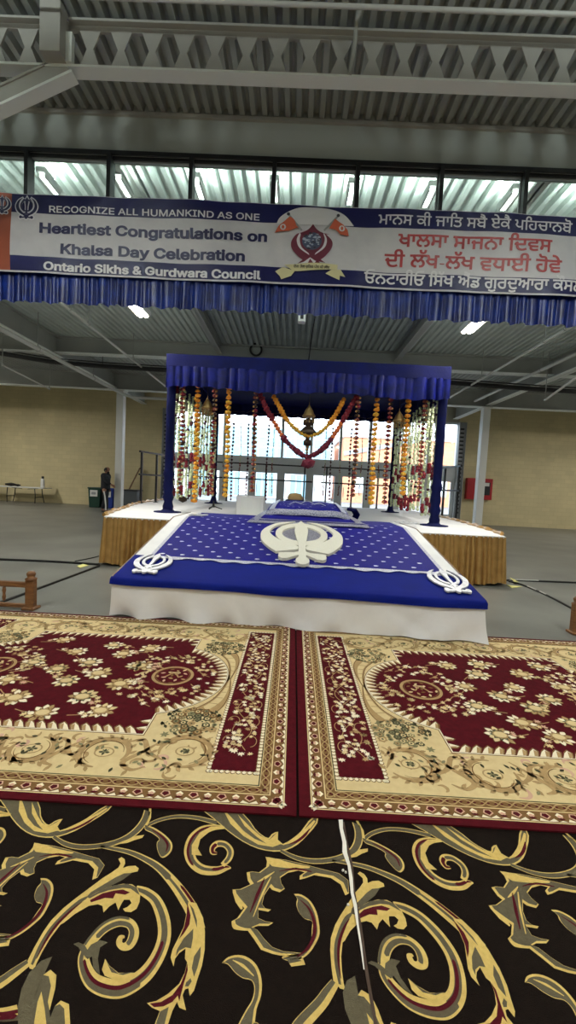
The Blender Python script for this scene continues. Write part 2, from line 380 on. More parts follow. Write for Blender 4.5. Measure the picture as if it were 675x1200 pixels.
# hanging white device in front of the frill
o = thing('ceiling_sensor', py(354, 368, 7), 'small white box on a stem hanging from the roof behind the blue frill', 'sensor')
c = py(354, 368, 7.0)
bevel(MB().box(c[0] - .06, c[0] + .06, c[1] - .06, c[1] + .06, c[2] - .14, c[2] + .14).build('housing', 'plastic_white', o), .012)
MB().box(c[0] - .025, c[0] + .025, c[1] - .066, c[1] - .06, c[2] - .1, c[2] - .02).build('lens', 'black', o)
MB().tube([(c[0], c[1], c[2] + .14), (c[0], c[1], ZD)], .015, 6).build('stem', 'steel_light', o)
q = py(370, 366, 7.4)
o = thing('hanging_cable', tuple(q), 'thin dark cord with a pale plug dropping to the canopy roof', 'cord')
q2 = py(361, 427, 8.3)
MB().tube([(q[0], q[1], q[2] + .25), tuple(q), tuple(py(366, 390, 7.7)), tuple(q2)], .012, 6).build('cable', 'black', o)
MB().box(q[0] - .04, q[0] + .04, q[1] - .03, q[1] + .03, q[2] - .05, q[2] + .3).build('plug', 'plastic_white', o)

# ------------------------------------------------------------------ lamps
def area(name, loc, sx, sy, power, color=(1, .96, .88), rot=(0, 0, 0)):
    l = bpy.data.lights.new(name, 'AREA'); l.shape = 'RECTANGLE'; l.size = sx; l.size_y = sy; l.energy = power; l.color = color
    o = bpy.data.objects.new(name, l); COL.objects.link(o); o.location = loc; o.rotation_euler = rot; return o
def highbay(x, y, z, power, label, L=1.2, group='high bay lamps of the hall', color=(1, .97, .91), m='lamp_on', W=.22, hang=True, up=.12):
    o = thing('high_bay_lamp', (x, y, z), label, 'lamp', group)
    h = MB(); h.box(x - W / 2 - .03, x + W / 2 + .03, y - L / 2 - .04, y + L / 2 + .04, z + .03, z + .09); h.box(x - W / 2 - .03, x - W / 2, y - L / 2, y + L / 2, z - .02, z + .03); h.box(x + W / 2, x + W / 2 + .03, y - L / 2, y + L / 2, z - .02, z + .03)
    bevel(h.build('housing', 'plastic_white', o), .008)
    for s in (-.25, .25): MB().tube([(x + s * W, y - L / 2, z + .005), (x + s * W, y + L / 2, z + .005)], W * .2, 8).build('tube', m, o)
    if hang:
        for s in (-1, 1): MB().tube([(x, y + s * L * .35, z + .09), (x, y + s * L * .35, ZD)], .006, 5).build('hanger', 'steel_light', o)
    if power:
        area('lamp_light', (x, y, z - .03), W, L, power, color)
        if up: area('added_uplight', (x, y, z + .10), W, L, power * up, (.88, 1, .97), (PI, 0, 0))  # added upward light to brighten the roof, not seen on the fixtures
    return o

# ------------------------------------------------------------------ lettering and flat shapes
try:
    FONT = bpy.data.fonts.load(os.path.join(bpy.utils.system_resource('DATAFILES'), 'fonts', 'Inter.woff2'))
except Exception:
    FONT = None
def contours(text, grow=0.0, latin=True):
    c = bpy.data.curves.new('t', 'FONT'); c.body = text; c.size = 1
    if latin and FONT: c.font = FONT
    o = bpy.data.objects.new('t', c); COL.objects.link(o)
    bpy.context.view_layer.update()
    cu = o.to_curve(bpy.context.evaluated_depsgraph_get())
    out = []
    for s in cu.splines:
        P = []
        if s.type == 'BEZIER':
            bp = s.bezier_points; n = len(bp)
            for i in range(n):
                a, b = bp[i], bp[(i + 1) % n]
                if (a.handle_right - a.co).length < 1e-6 and (b.handle_left - b.co).length < 1e-6: seg = [a.co]
                else: seg = geometry.interpolate_bezier(a.co, a.handle_right, b.handle_left, b.co, 6)[:-1]
                P += [(q.x, q.y) for q in seg]
        else: P = [(q.co.x, q.co.y) for q in s.points]
        Q = [P[0]]
        for q in P[1:]:
            if math.hypot(q[0] - Q[-1][0], q[1] - Q[-1][1]) > 1e-4: Q.append(q)
        if math.hypot(Q[0][0] - Q[-1][0], Q[0][1] - Q[-1][1]) < 1e-4: Q.pop()
        if len(Q) > 2: out.append(np.array(Q))
    o.to_curve_clear(); bpy.data.objects.remove(o); bpy.data.curves.remove(c)
    if grow:
        big = max(out, key=lambda p: abs(area2(p))); sg = 1 if area2(big) > 0 else -1
        res = []
        for P in out:
            e = np.roll(P, -1, 0) - P; e /= np.linalg.norm(e, axis=1)[:, None] + 1e-9
            nrm = np.stack([e[:, 1], -e[:, 0]], 1) * sg
            m = nrm + np.roll(nrm, 1, 0); dd = (m * nrm).sum(1); m = m / np.maximum(dd, .5)[:, None]
            res.append(P + m * grow)
        out = res
    return out
def area2(P): return float(np.sum(P[:, 0] * np.roll(P[:, 1], -1) - np.roll(P[:, 0], -1) * P[:, 1])) / 2
def fill(cons):          # union of contours by non-zero winding -> verts, tris
    vs = []; es = []
    for P in cons:
        b = len(vs); n = len(P); vs += [Vector(p) for p in P]; es += [(b + i, b + (i + 1) % n) for i in range(n)]
    V, E_, Fc = geometry.delaunay_2d_cdt(vs, es, [], 0, 1e-6)[:3]
    V = np.array([tuple(v) for v in V]); T = [f for f in Fc if len(f) == 3]
    C = np.array([V[list(f)].mean(0) for f in T]); wn = np.zeros(len(T))
    for P in cons:
        Qn = np.roll(P, -1, 0)
        lo, hi = P.min(0), P.max(0)
        idx = np.where((C[:, 0] >= lo[0]) & (C[:, 0] <= hi[0]) & (C[:, 1] >= lo[1]) & (C[:, 1] <= hi[1]))[0]
        for i in idx:
            x, y = C[i]
            up = (P[:, 1] <= y) & (Qn[:, 1] > y); dn = (P[:, 1] > y) & (Qn[:, 1] <= y)
            cr = (Qn[:, 0] - P[:, 0]) * (y - P[:, 1]) - (x - P[:, 0]) * (Qn[:, 1] - P[:, 1])
            wn[i] += np.sum(up & (cr > 0)) - np.sum(dn & (cr < 0))
    return V, [f for f, w in zip(T, wn) if round(w) != 0]
def circ(cx, cy, r, n=28, ry=None, a0=0, a1=2 * PI):
    full = abs(a1 - a0 - 2 * PI) < 1e-6
    return [(cx + r * math.cos(a), cy + (ry or r) * math.sin(a)) for a in np.linspace(a0, a1, n + (0 if full else 1), endpoint=not full)]
def spline(pts, n=8):
    P = [np.array(p, float) for p in pts]; out = []
    for i in range(len(P) - 1):
        p0, p1, p2, p3 = P[max(i - 1, 0)], P[i], P[i + 1], P[min(i + 2, len(P) - 1)]
        for t in np.linspace(0, 1, n, endpoint=False):
            out.append(.5 * (2 * p1 + (p2 - p0) * t + (2 * p0 - 5 * p1 + 4 * p2 - p3) * t * t + (3 * p1 - p0 - 3 * p2 + p3) * t ** 3))
    out.append(P[-1]); return out
def crescent(outer, inner): return spline(outer, 8) + spline(inner[::-1], 8)
def khanda():            # the emblem as outlines in a unit box, x right, y up
    A = {}
    A['sword'] = spline([(0, 1.0), (.07, .86), (.15, .70), (.14, .50), (.09, .20), (.075, -.12), (.08, -.42)], 5) + [(.19, -.46), (.19, -.54), (.06, -.54), (.06, -.74)] + circ(0, -.88, .13, 12, a0=PI * .3, a1=-PI * 1.3)[::1] + [(-.06, -.74), (-.06, -.54), (-.19, -.54), (-.19, -.46)] + spline([(-.08, -.42), (-.075, -.12), (-.09, .20), (-.14, .50), (-.15, .70), (-.07, .86), (0, 1.0)], 5)[:-1]
    A['ring_out'] = circ(0, .22, .58, 44); A['ring_in'] = circ(0, .22, .44, 44)
    A['blade'] = crescent([(.34, .93), (.74, .68), (.97, .22), (.88, -.20), (.60, -.50), (.30, -.66), (.12, -.80)], [(.34, .93), (.62, .60), (.72, .22), (.62, -.12), (.38, -.38), (.16, -.52), (.05, -.62)])
    A['grip'] = spline([(.05, -.60), (-.12, -.74), (-.34, -.80), (-.46, -.74)], 5) + spline([(-.46, -.74), (-.5, -.86), (-.36, -.93), (-.14, -.88), (.12, -.74)], 5)
    A['pommel'] = circ(-.50, -.84, .135, 14)
    return A
KH = khanda()
def khanda_broad():      # the broad-bladed version of the large board
    A = dict(KH)
    half = spline([(0, 1.0), (.10, .80), (.165, .50), (.13, .12), (.085, -.20), (.08, -.45)], 6)
    A['sword'] = half + [(.085, -.62)] + circ(0, -.85, .14, 14, a0=PI * .32, a1=-PI * 1.32) + [(-x, y) for x, y in ([(.085, -.62)] + half[::-1])][:-1]
    A['ring_out'] = circ(0, .30, .63, 48, .57); A['ring_in'] = circ(0, .30, .47, 48, .37)
    A['blade'] = spline([(.16, .97), (.50, .88), (.78, .68), (.97, .32), (.93, -.08), (.76, -.36), (.56, -.56)], 7) + spline([(.10, -.44), (.10, -.30), (.36, -.16), (.58, 0.0), (.74, .22), (.77, .40), (.64, .66), (.40, .82), (.16, .97)], 6)[:-1]
    A['grip'] = spline([(.0, -.46), (-.16, -.56), (-.34, -.58), (-.50, -.60)], 4) + spline([(-.49, -.74), (-.34, -.80), (-.20, -.72), (0, -.60)], 4)
    A['pommel'] = circ(-.40, -.71, .10, 12)
    return A
KHB = khanda_broad()
def flip(p): return [(-x, y) for x, y in p][::-1]
def ring_faces(mb, o, i, to3, t0, t1, mi=0):
    n = len(o); vs = [to3(*p, t) for t in (t0, t1) for q in (o, i) for p in q]
    fs = []
    for k in range(n):
        j = (k + 1) % n
        fs += [(2 * n + k, 2 * n + j, 3 * n + j, 3 * n + k), (k, j, 2 * n + j, 2 * n + k), (n + k, n + j, 3 * n + j, 3 * n + k)]
    mb.add(vs, fs, mi)

# ------------------------------------------------------------------ banner over the opening
YBN = 4.86
def bwave(x, z): return .010 * math.sin(2.1 * x + 1.3 * math.sin(3 * z)) + .006 * math.sin(5.3 * x + 4 * z) + .004 * math.sin(11 * x - 7 * z)
def bn(px_, py_): q = py(px_, py_, YBN); return q[0], q[2]
bx0, bx1 = bn(-70, 230)[0], bn(760, 250)[0]
zt = bn(345, 239.5)[1]; zb = bn(345, 333.5)[1]
z_t2 = bn(230, 257.3)[1]; z_b1 = bn(230, 309)[1]
xo = bn(13, 275)[0]
banner = thing('banner', ((bx0 + bx1) / 2, YBN, zb), 'long white and navy printed banner with English and Gurmukhi text over the stage', 'banner')
def bpanel(x0, x1, z0, z1, mi, mb, off=0.0, nx=None):
    nx = nx or max(2, int((x1 - x0) / .06)); nz = max(2, int((z1 - z0) / .05))
    mb.grid([[(x, YBN + bwave(x, z) - off, z) for x in np.linspace(x0, x1, nx + 1)] for z in np.linspace(z0, z1, nz + 1)], mi)
m = MB()
bpanel(xo, bx1, z_b1, z_t2, 0, m); bpanel(xo, bx1, z_t2, zt - .006, 1, m); bpanel(xo, bx1, zb + .018, z_b1, 1, m); bpanel(bx0, xo, zb + .018, zt - .006, 2, m)
bpanel(bx0, bx1, zb, zb + .018, 0, m); bpanel(bx0, bx1, zt - .006, zt, 0, m)
m.grid([[(x, YBN + bwave(x, z) + .006, z) for x in np.linspace(bx0, bx1, 150)] for z in np.linspace(zb, zt, 20)], 0)
m.build('sheet', ['banner_white', 'banner_navy', 'banner_orange'], banner)
def bshape(polys, name, mats, off=.003):        # polys: (points, material index, layer)
    mb = MB()
    for P, mi, L in polys:
        P = [p for p in P]
        mb.add([(x, YBN + bwave(x, z) - off - L * .0012, z) for x, z in P], [tuple(range(len(P)))], mi)
    return mb.build(name, mats, banner)
def bcons(cons, name, m_, off=.005):
    V, T = fill(cons)
    mb = MB().add([(x, YBN + bwave(x, z) - off, z) for x, z in V], T)
    return mb.build(name, m_, banner)
def btext(text, pl, pr, pb, name, m_, grow, height=None, latin=True, off=.005):
    xl_, zl_ = bn(pl, pb[0]); xr_, zr_ = bn(pr, pb[1])
    cons = contours(text, grow, latin)
    lo = np.min([c.min(0) for c in cons], 0); hi = np.max([c.max(0) for c in cons], 0)
    sx = (xr_ - xl_) / (hi[0] - lo[0]); sz = height if height else sx
    z = (zl_ + zr_) / 2
    return bcons([np.stack([(c[:, 0] - lo[0]) * sx + xl_, c[:, 1] * sz + z], 1) for c in cons], name, m_, off)
pxm = YBN / F        # size of one photo pixel on the banner
CAP = .727
btext('RECOGNIZE ALL HUMANKIND AS ONE', 57, 304, (248.2, 258.2), 'lettering', 'print_white', .014, 9.8 * pxm / CAP)
btext('Heartiest Congratulations on', 46, 313, (272.8, 282.8), 'lettering', 'print_navy', .033, 14.8 * pxm / CAP)
btext('Khalsa Day Celebration', 71, 287, (297.8, 306), 'lettering', 'print_navy', .033, 14.8 * pxm / CAP)
btext('Ontario Sikhs & Gurdwara Council', 52, 305.5, (317, 327.6), 'lettering', 'print_white', .030, 12.2 * pxm / CAP)
btext('ਮਾਨਸ ਕੀ ਜਾਿਤ ਸਬੈ ਏਕੈ ਪਿਹਚਾਨਬੋ', 443, 671, (264.6, 270.4), 'lettering', 'print_white', .012, 16.4 * pxm, False)
btext('ਖਾਲਸਾ ਸਾਜਨਾ ਿਦਵਸ', 466, 646, (289.5, 294.8), 'lettering', 'print_red', .020, 20.5 * pxm, False)
btext('ਦੀ ਲੱਖ-ਲੱਖ ਵਧਾਈ ਹੋਵੇ', 450, 657, (312.8, 319), 'lettering', 'print_red', .020, 21 * pxm, False)
btext('ਓਨਟਾਰੀਓ ਿਸੱਖ ਐਂਡ ਗੁਰਦੁਆਰਾ ਕੌਂਸਲ', 426, 684, (333, 341), 'lettering', 'print_white', .020, 18.2 * pxm, False)
def bkhanda(pcx, pcy, w, col_in, outline, name):
    cx_, cz_ = bn(pcx, pcy); s = w / 2 * pxm
    cons = []
    def T(p, g=1.0): return [(cx_ + x * s, cz_ + y * s) for x, y in p]
    def orient(P): P = np.array(P); return P if area2(P) > 0 else P[::-1]
    def build(g):
        out = []
        for key in ('sword', 'blade', 'grip', 'pommel'):
            for f in ((lambda p: p), flip):
                if key == 'sword' and f is flip: continue
                P = orient(T(f(KH[key])))
                if g:
                    e = np.roll(P, -1, 0) - P; e /= np.linalg.norm(e, axis=1)[:, None] + 1e-9
                    nr = np.stack([e[:, 1], -e[:, 0]], 1); mm = nr + np.roll(nr, 1, 0); mm /= np.maximum((mm * nr).sum(1), .5)[:, None]
                    P = P + mm * g
                out.append(P)
        out.append(orient([(cx_ + x * (s + g * 1.3), cz_ + .22 * 0 + y * (s + g * .0)) for x, y in KH['ring_out']]))
        out.append(orient(T(KH['ring_in']))[::-1])
        return out
    bcons(build(.10 * s), name, outline, .004); bcons(build(0), name, col_in, .006)
bkhanda(31, 243.5, 25, 'print_navy', 'print_white', 'emblem')
bkhanda(3, 240.5, 19, 'print_navy', 'print_white', 'emblem')
# coat of arms in the middle
def bp(pts): return [bn(x, y) for x, y in pts]
def cz(pts): return [(310 + x / 5.625, 230 + y / 5.627) for x, y in pts]       # from the close view
polys = [(bp(cz(spline([(80, 185), (100, 145), (150, 110), (220, 82), (300, 75), (400, 78), (480, 98), (540, 135), (590, 195)], 6))), 0, 0)]
c0 = (312, 330)
mar = [(c0[0] + 135 * math.sin(a) * (1 if a < PI else 1), c0[1] - 92 * math.cos(a)) for a in np.linspace(0, 2 * PI, 40)]
polys += [(bp(cz(spline([(320, 185), (345, 220), (385, 245), (440, 255)], 4)[:-1] + spline([(405, 255), (445, 300), (440, 350), (400, 400), (370, 425)], 4) + [(400, 445), (300, 425), (215, 450), (250, 425)] + spline([(225, 405), (180, 350), (178, 300), (210, 255), (250, 240), (290, 220), (320, 185)], 4)[:-1])), 1, 1)]
ring = lambda rx, ry, n=36: cz([(312 + rx * math.cos(a), 300 + ry * math.sin(a)) for a in np.linspace(0, 2 * PI, n, endpoint=False)])
wl = cz(spline([(232, 245), (212, 290), (230, 345), (295, 395)], 6) + spline([(290, 382), (245, 340), (232, 290), (240, 255)], 6))
wr = cz(spline([(390, 245), (410, 290), (395, 345), (330, 395)], 6) + spline([(335, 382), (380, 340), (396, 290), (388, 255)], 6))
polys += [(bp(wl), 0, 2), (bp(wr), 0, 2), (bp(ring(64, 60)), 2, 2)]
R2 = random.Random(3)
for i in range(46):
    a = R2.uniform(0, 2 * PI); r = 56 * math.sqrt(R2.random()); w = R2.uniform(5, 13)
    polys.append((bp(cz(circ(312 + r * math.cos(a), 300 + r * math.sin(a), w, 7, w * R2.uniform(.4, .9)))), R2.choice((3, 4, 3, 4, 2)), 3))
polys += [(bp(cz([(250, 445), (300, 410), (350, 445)])), 0, 2), (bp(cz([(285, 448), (300, 418), (320, 448)])), 1, 3), (bp(cz([(330, 448), (345, 425), (365, 448)])), 1, 3)]
for pole, flag, disc in (([(150, 125), (160, 118), (250, 225), (242, 235)], spline([(165, 140), (195, 160), (210, 200), (225, 210)], 3) + [(160, 235), (105, 240), (68, 248)] + spline([(68, 248), (95, 200), (130, 172), (165, 140)], 3)[:-1], (122, 210)),
                         ([(478, 130), (488, 138), (395, 235), (388, 225)], [(465, 150), (440, 190), (425, 215), (470, 225), (500, 255), (555, 265), (548, 225), (520, 190), (490, 170)], (510, 215))):
    polys += [(bp(cz(pole)), 6, 4), (bp(cz(flag)), 5, 5), (bp(cz(circ(*disc, 20, 14))), 0, 6), (bp(cz(circ(*disc, 9, 10, 13))), 5, 7)]
    polys += [(bp(cz(circ(pole[0][0] + 8, pole[0][1] - 1, 11, 10))), 4, 6)]
rib = cz(spline([(130, 455), (220, 452), (310, 447), (400, 450), (480, 458)], 5) + spline([(478, 490), (400, 490), (310, 495), (230, 500), (190, 498)], 5) + [(130, 455)])
polys += [(bp(cz([(70, 500), (120, 470), (200, 498), (175, 530), (110, 552), (100, 530)])), 7, 4), (bp(cz([(440, 490), (500, 490), (530, 540), (495, 530), (492, 560), (450, 540), (400, 515)])), 7, 4), (bp(rib[:-1]), 7, 5)]
bshape(polys, 'crest', ['print_white', 'print_maroon', 'print_slate', 'print_pale', 'print_dark', 'print_orange', 'frame_grey', 'print_ribbon'], .010)
btext('ਦੇਗ ਤੇਗ ਫ਼ਤਿਹ ਪੰਥ ਕੀ ਜੀਤ'.replace('ਤਿ', 'ਿਤ'), 344, 386, (315.5, 316), 'lettering', 'print_dark', .01, None, False, .022)
o = MB().tube([(bx0, YBN + .04, zt - .02), (bx1, YBN + .04, zt - .02)], .012, 6).build('rope', 'white_paint', banner)

# ------------------------------------------------------------------ gathered cloth
def resample(path, ds):
    P = [np.array(p, float) for p in path]; out = [P[0]]; s = [0.]
    for a, b in zip(P[:-1], P[1:]):
        L = np.linalg.norm(b - a); n = max(1, int(L / ds))
        for i in range(1, n + 1): out.append(a + (b - a) * i / n); s.append(s[-1] + L / n)
    return out, s
def ruffle(path, ztop, zbot, amp=.03, wl=.12, seed=1, rows=7, ds=.014, a_top=.35, hem=.015, flare=0., mi=0, mb=None, side=1, pleat=False):
    mb = mb or MB(); P, S = resample(path, ds); n = len(P)
    rr = random.Random(seed); ph = [rr.uniform(0, 6.28) for _ in range(4)]
    N = []
    for i in range(n):
        d = P[min(i + 2, n - 1)] - P[max(i - 2, 0)]; L = np.linalg.norm(d[:2]) + 1e-9
        N.append(np.array([d[1] / L, -d[0] / L]) * side)
    G = []
    for j in range(rows + 1):
        t = j / rows; row = []
        for i in range(n):
            s = S[i]
            f = 2 * PI * s / wl + 1.3 * math.sin(s * 2.3 / (wl * 8) + ph[0]) + .9 * math.sin(s * 5.1 / (wl * 8) + ph[1]) + .4 * t * math.sin(s * 9 + ph[3])
            w = (math.sin(f) + .35 * math.sin(2.17 * f + ph[2])) * amp * (a_top + (1 - a_top) * t) * (.7 + .3 * math.sin(s * 1.7 / wl / 3 + ph[3])) + flare * t
            if pleat: w = (1 - 2.2 * (1 - abs(math.sin(f / 2 + .5 * math.sin(f * .31 + ph[2])))) ** 1.6) * amp * (a_top + (1 - a_top) * t) * (.65 + .35 * math.sin(s * 7 + ph[1])) + flare * t
            zt_ = ztop(s) if callable(ztop) else ztop; zb_ = zbot(s) if callable(zbot) else zbot
            z = zt_ + (zb_ - zt_) * t + (hem * math.sin(f * .5 + ph[1]) * t if j == rows else 0)
            row.append((P[i][0] + N[i][0] * w, P[i][1] + N[i][1] * w, z))
        G.append(row)
    return mb.grid(G, mi)
zf = bn(345, 366)[1]
o = ruffle([(bx0, YBN + .05), (bx1, YBN + .05)], zb + .12, zf, .030, .11, 4, hem=.012, a_top=.6, pleat=True).build('frill_valance', 'frill_satin')
tag(place(o, (0, YBN + .05, zf)), 'long blue gathered satin frill hanging below the printed banner', 'valance')

# ------------------------------------------------------------------ main stage
ZS = .80
SP = [(-3.05, 6.70), (3.42, 6.70), (3.62, 7.5), (3.95, 10.2), (4.05, 14.5), (-4.1, 14.5), (-4.0, 10.8), (-3.3, 7.6)]
stage = thing('stage', (0.1, 10, 0), 'wide raised stage with white cloth top and gathered gold skirt', 'stage')
m = MB(); n = len(SP)
m.add([(x, y, ZS - .03) for x, y in SP] + [(x, y, ZS) for x, y in SP], [tuple(range(n))[::-1], tuple(range(n, 2 * n))] + [(i, (i + 1) % n, n + (i + 1) % n, n + i) for i in range(n)])
m.build('stage_top', 'white_cloth', stage)
for x, y in ((-2.8, 7), (3.2, 7), (-2.8, 10), (3.4, 10), (-3.8, 14.2), (3.8, 14.2), (0.1, 10), (0.1, 14.2)):
    MB().box(x - .04, x + .04, y - .04, y + .04, 0, ZS - .03).build('leg', 'black_pipe', stage)
loop = SP + [SP[0]]
loop = [loop[7]] + loop[0:8]
def skz(s): return .012
ruffle(loop, ZS - .012, lambda t: .012 + .05 * max(0, math.sin(t * 1.9)) ** 4, .045, .088, 11, rows=10, ds=.008, a_top=.4, hem=.008, flare=.05, pleat=True).build('skirt', 'gold_satin', stage)
# rolled gold edging that lies along the sides of the top
for side, pts in (('l', [(-3.1, 6.8), (-3.3, 7.6), (-4.0, 10.8), (-4.08, 13)]), ('r', [(3.45, 6.9), (3.62, 7.5), (3.95, 10.2), (4.03, 13)])):
    P, S = resample(pts, .06); q = MB()
    q.tube([(p[0] + .02 * math.sin(i * .7), p[1], ZS + .018 + .008 * math.sin(i * .5)) for i, p in enumerate(P)], .03, 7, rad=[.032 + .010 * math.sin(i * .9) for i in range(len(P))])
    q.build('edge_roll', 'gold_satin', stage)
# black guard rails
def guard(name, pts, label, zt_=2.1, zm=1.5, z0=ZS, n=3):
    o = thing(name, (pts[0][0], pts[0][1], z0), label, 'railing', 'guard rails of the stage')
    a, b_ = np.array(pts[0]), np.array(pts[1])
    for z in (zt_, zm): MB().bar((*a, z), (*b_, z), .045, .045).build('rail', 'black_pipe', o)
    for i in range(n):
        p = a + (b_ - a) * (.06 + .88 * i / (n - 1)); q = MB(); q.box(p[0] - .025, p[0] + .025, p[1] - .025, p[1] + .025, z0, zt_); q.box(p[0] - .05, p[0] + .05, p[1] - .05, p[1] + .05, z0, z0 + .015)
        q.build('post', 'black_pipe', o)
    return o
guard('guard_rail', [(-3.95, 10.6), (-3.6, 12.2)], 'black stage guard rail left of the blue canopy', 2.12, 1.54)
guard('guard_rail', [(4.0, 10.2), (3.95, 12.2)], 'black stage guard rail right of the blue canopy', 2.12, 1.52)
guard('guard_rail', [(-3.9, 14.35), (.6, 14.35)], 'black guard rail across the back of the stage, left length', 2.12, 1.6, n=4)
guard('guard_rail', [(.9, 14.35), (3.9, 14.35)], 'black guard rail across the back of the stage, right length', 2.12, 1.6, n=4)

# ------------------------------------------------------------------ sloping front platform
PF = [(-1.83, 4.25), (1.92, 4.06)]; XPL, XPR = -1.93, 2.0
def pz_top(x, y):
    u = (x - PF[0][0]) / (PF[1][0] - PF[0][0]); yf = PF[0][1] + (PF[1][1] - PF[0][1]) * u
    t = (y - yf) / (6.76 - yf)
    return .415 + .43 * t if t < 1 else .845
def pxy(u, v):                      # u across 0..1, v depth 0..1 (v = 1 at the fold, up to 1.45 on the flat)
    xf = PF[0][0] + (PF[1][0] - PF[0][0]) * u; yf = PF[0][1] + (PF[1][1] - PF[0][1]) * u
    xb = XPL + (XPR - XPL) * u
    if v <= 1: x = xf + (xb - xf) * v; y = yf + (6.76 - yf) * v
    else: x = xb; y = 6.76 + (v - 1) * 2.6
    return x, y
def ptop(u, v, dz=0.):
    x, y = pxy(u, v); z = .415 + .43 * v if v <= 1 else .845
    return (x, y, z + dz)
def puv(px_, py_):                  # photo point -> u, v on the slope
    lo = (0.0, 0.0); best = None
    r = ray(px_, py_)
    # intersect with the slope plane by iteration
    y = 5.4
    for _ in range(30):
        z = H + r[2] / r[1] * y; x = r[0] / r[1] * y
        u = (x - PF[0][0]) / (PF[1][0] - PF[0][0]); yf = PF[0][1] + (PF[1][1] - PF[0][1]) * u
        v = (y - yf) / (6.76 - yf); zz = .415 + .43 * v
        y += (z - zz) * 2.2
    xf = PF[0][0] + (PF[1][0] - PF[0][0]) * 0; u = (x - (PF[0][0] + (XPL - PF[0][0]) * v)) / ((PF[1][0] + (XPR - PF[1][0]) * v) - (PF[0][0] + (XPL - PF[0][0]) * v))
    return u, v
plat = thing('sloped_platform', (0, 5.4, 0), 'low sloping platform with white skirting in front of the stage', 'platform')
m = MB()
VV = [0, .25, .5, .75, 1.0, 1.45]
m.grid([[ptop(u, v) for u in (0, .5, 1)] for v in VV], 0, False)
m.grid([[ptop(u, v, -.05) for u in (0, .5, 1)] for v in VV], 0, False)
for u in (0, 1): m.grid([[ptop(u, v, dz) for v in VV] for dz in (0, -.05)], 0, False)
for v in (0, 1.45): m.grid([[ptop(u, v, dz) for u in (0, .5, 1)] for dz in (0, -.05)], 0, False)
m.build('board', 'white_cloth', plat)
for u, nm in ((0, 'edge_strip'), (1, 'edge_strip')):
    d = .016 if u else -.016
    a = [ptop(u, v) for v in VV]; q = MB()
    q.grid([[(x + e, y, z + dz) for x, y, z in a] for e, dz in ((0, .006), (d, .006), (d, -.06), (0, -.06))], 0, False)
    q.build(nm, 'wood_brown', plat)
    a = [ptop(u, v) for v in (0, .25, .5, .75, .96)]
    g_ = MB(); ruffle([(p[0] + d * .6, p[1] + .03) for p in a], lambda s, a=a: np.interp(s, np.cumsum([0] + [math.hypot(a[i + 1][0] - a[i][0], a[i + 1][1] - a[i][1]) for i in range(4)]), [p[2] for p in a]) - .03, .012, .02, .1, 5 + u, ds=.02, mb=g_, side=1 if u else -1, flare=.01)
    g_.build('side_skirt', 'gold_satin', plat)
# white skirting: falls from the front edge, gently creased, hem kicks out at the right
rows = []
for j in range(9):
    t = j / 8; row = []
    for i in range(121):
        u = i / 120; x, y = pxy(u, 0)
        cr = .012 * math.sin(u * 21 + 2 * t) + .010 * math.sin(u * 47 - 3 * t) + .016 * math.exp(-((u - .76 - .12 * (t - .5)) / .03) ** 2) - .012 * math.exp(-((u - .70 - .16 * t) / .02) ** 2)
        cr += .020 * math.sin(u * 33 + 9 * t * (u - .3)) * t + .018 * math.exp(-((u - .86 + .10 * t) / .025) ** 2) - .02 * math.exp(-((u - .33 - .05 * t) / .018) ** 2) + .014 * math.exp(-((u - .12 + .03 * t) / .012) ** 2)
        out = .008 + .034 * t + cr * 1.9 * t * t + .12 * t * t * max(0, u - .5) * 1.2
        z = .405 * (1 - t) + (.022 + .015 * max(0, math.sin(u * 9)) * (u > .45)) * t
        row.append((x + (u - .5) * .02 * t, y - out, z))
    rows.append(row)
MB().grid(rows).build('front_skirting', 'white_cloth', plat)
# plain blue cloth across the front, falling over the edge
rows = []
v0 = .265
for v in np.linspace(v0, 0, 8): rows.append([ptop(-.004 + 1.008 * u, v, .006) for u in np.linspace(0, 1, 61)])
for k, (o_, dz) in enumerate(((.020, -.003), (.036, -.018), (.042, -.04), (.046, -.064))):
    r = []
    for u in np.linspace(0, 1, 61):
        x, y = pxy(-.004 + 1.008 * u, 0); r.append((x, y - o_ - .006 * math.sin(u * 30) * (k > 1), .415 + dz - .006 * math.sin(u * 17) * (k > 2) - .012 * (k > 2) * u))
    rows.append(r)
bc = MB().grid(rows)
o = bc.build('front_cloth', 'flat_blue')
tag(place(o, pxy(.5, .1) + (.43,)), 'plain royal blue cloth laid across the front edge of the platform', 'cloth')
# embroidered blue cloth with silver sprigs
cloth = thing('embroidered_cloth', ptop(.5, .7, .01), 'deep blue cloth with silver sprigs and lace spread over the sloping platform', 'cloth')
UL, UR, VF = .055, .952, .245
m = MB()
vs_ = list(np.linspace(VF, 1, 14)) + [1.15, 1.3, 1.40]
m.grid([[ptop(u, v, .011 + .002 * math.sin(u * 40 + v * 25)) for u in np.linspace(UL, UR, 41)] for v in vs_], 0)
def sprig(u, v, s=.0165):
    c = ptop(u, v, .0155)
    for a in (0, 2.1, 4.2):
        P = [(c[0] + s * (1.5 * math.cos(t) + .5 * math.cos(a)), c[1] + s * (.7 * math.sin(t) + .6 * math.sin(a))) for t in np.linspace(0, 2 * PI, 7, endpoint=False)]
        m.add([(x, y, pz_top(x, y) + .016) for x, y in P], [tuple(range(7))], 1)
kk = 0
for j in range(13):
    v = VF + .05 + j * .066
    for i in range(15):
        u = UL + .03 + (i + (.5 if j % 2 else 0)) * .0605
        if u < UR - .02: sprig(u + R.uniform(-.004, .004), v + R.uniform(-.006, .006))
m.build('sheet', ['speckle_blue', 'silver_dot'], cloth)
q = MB(); rows = [[], []]
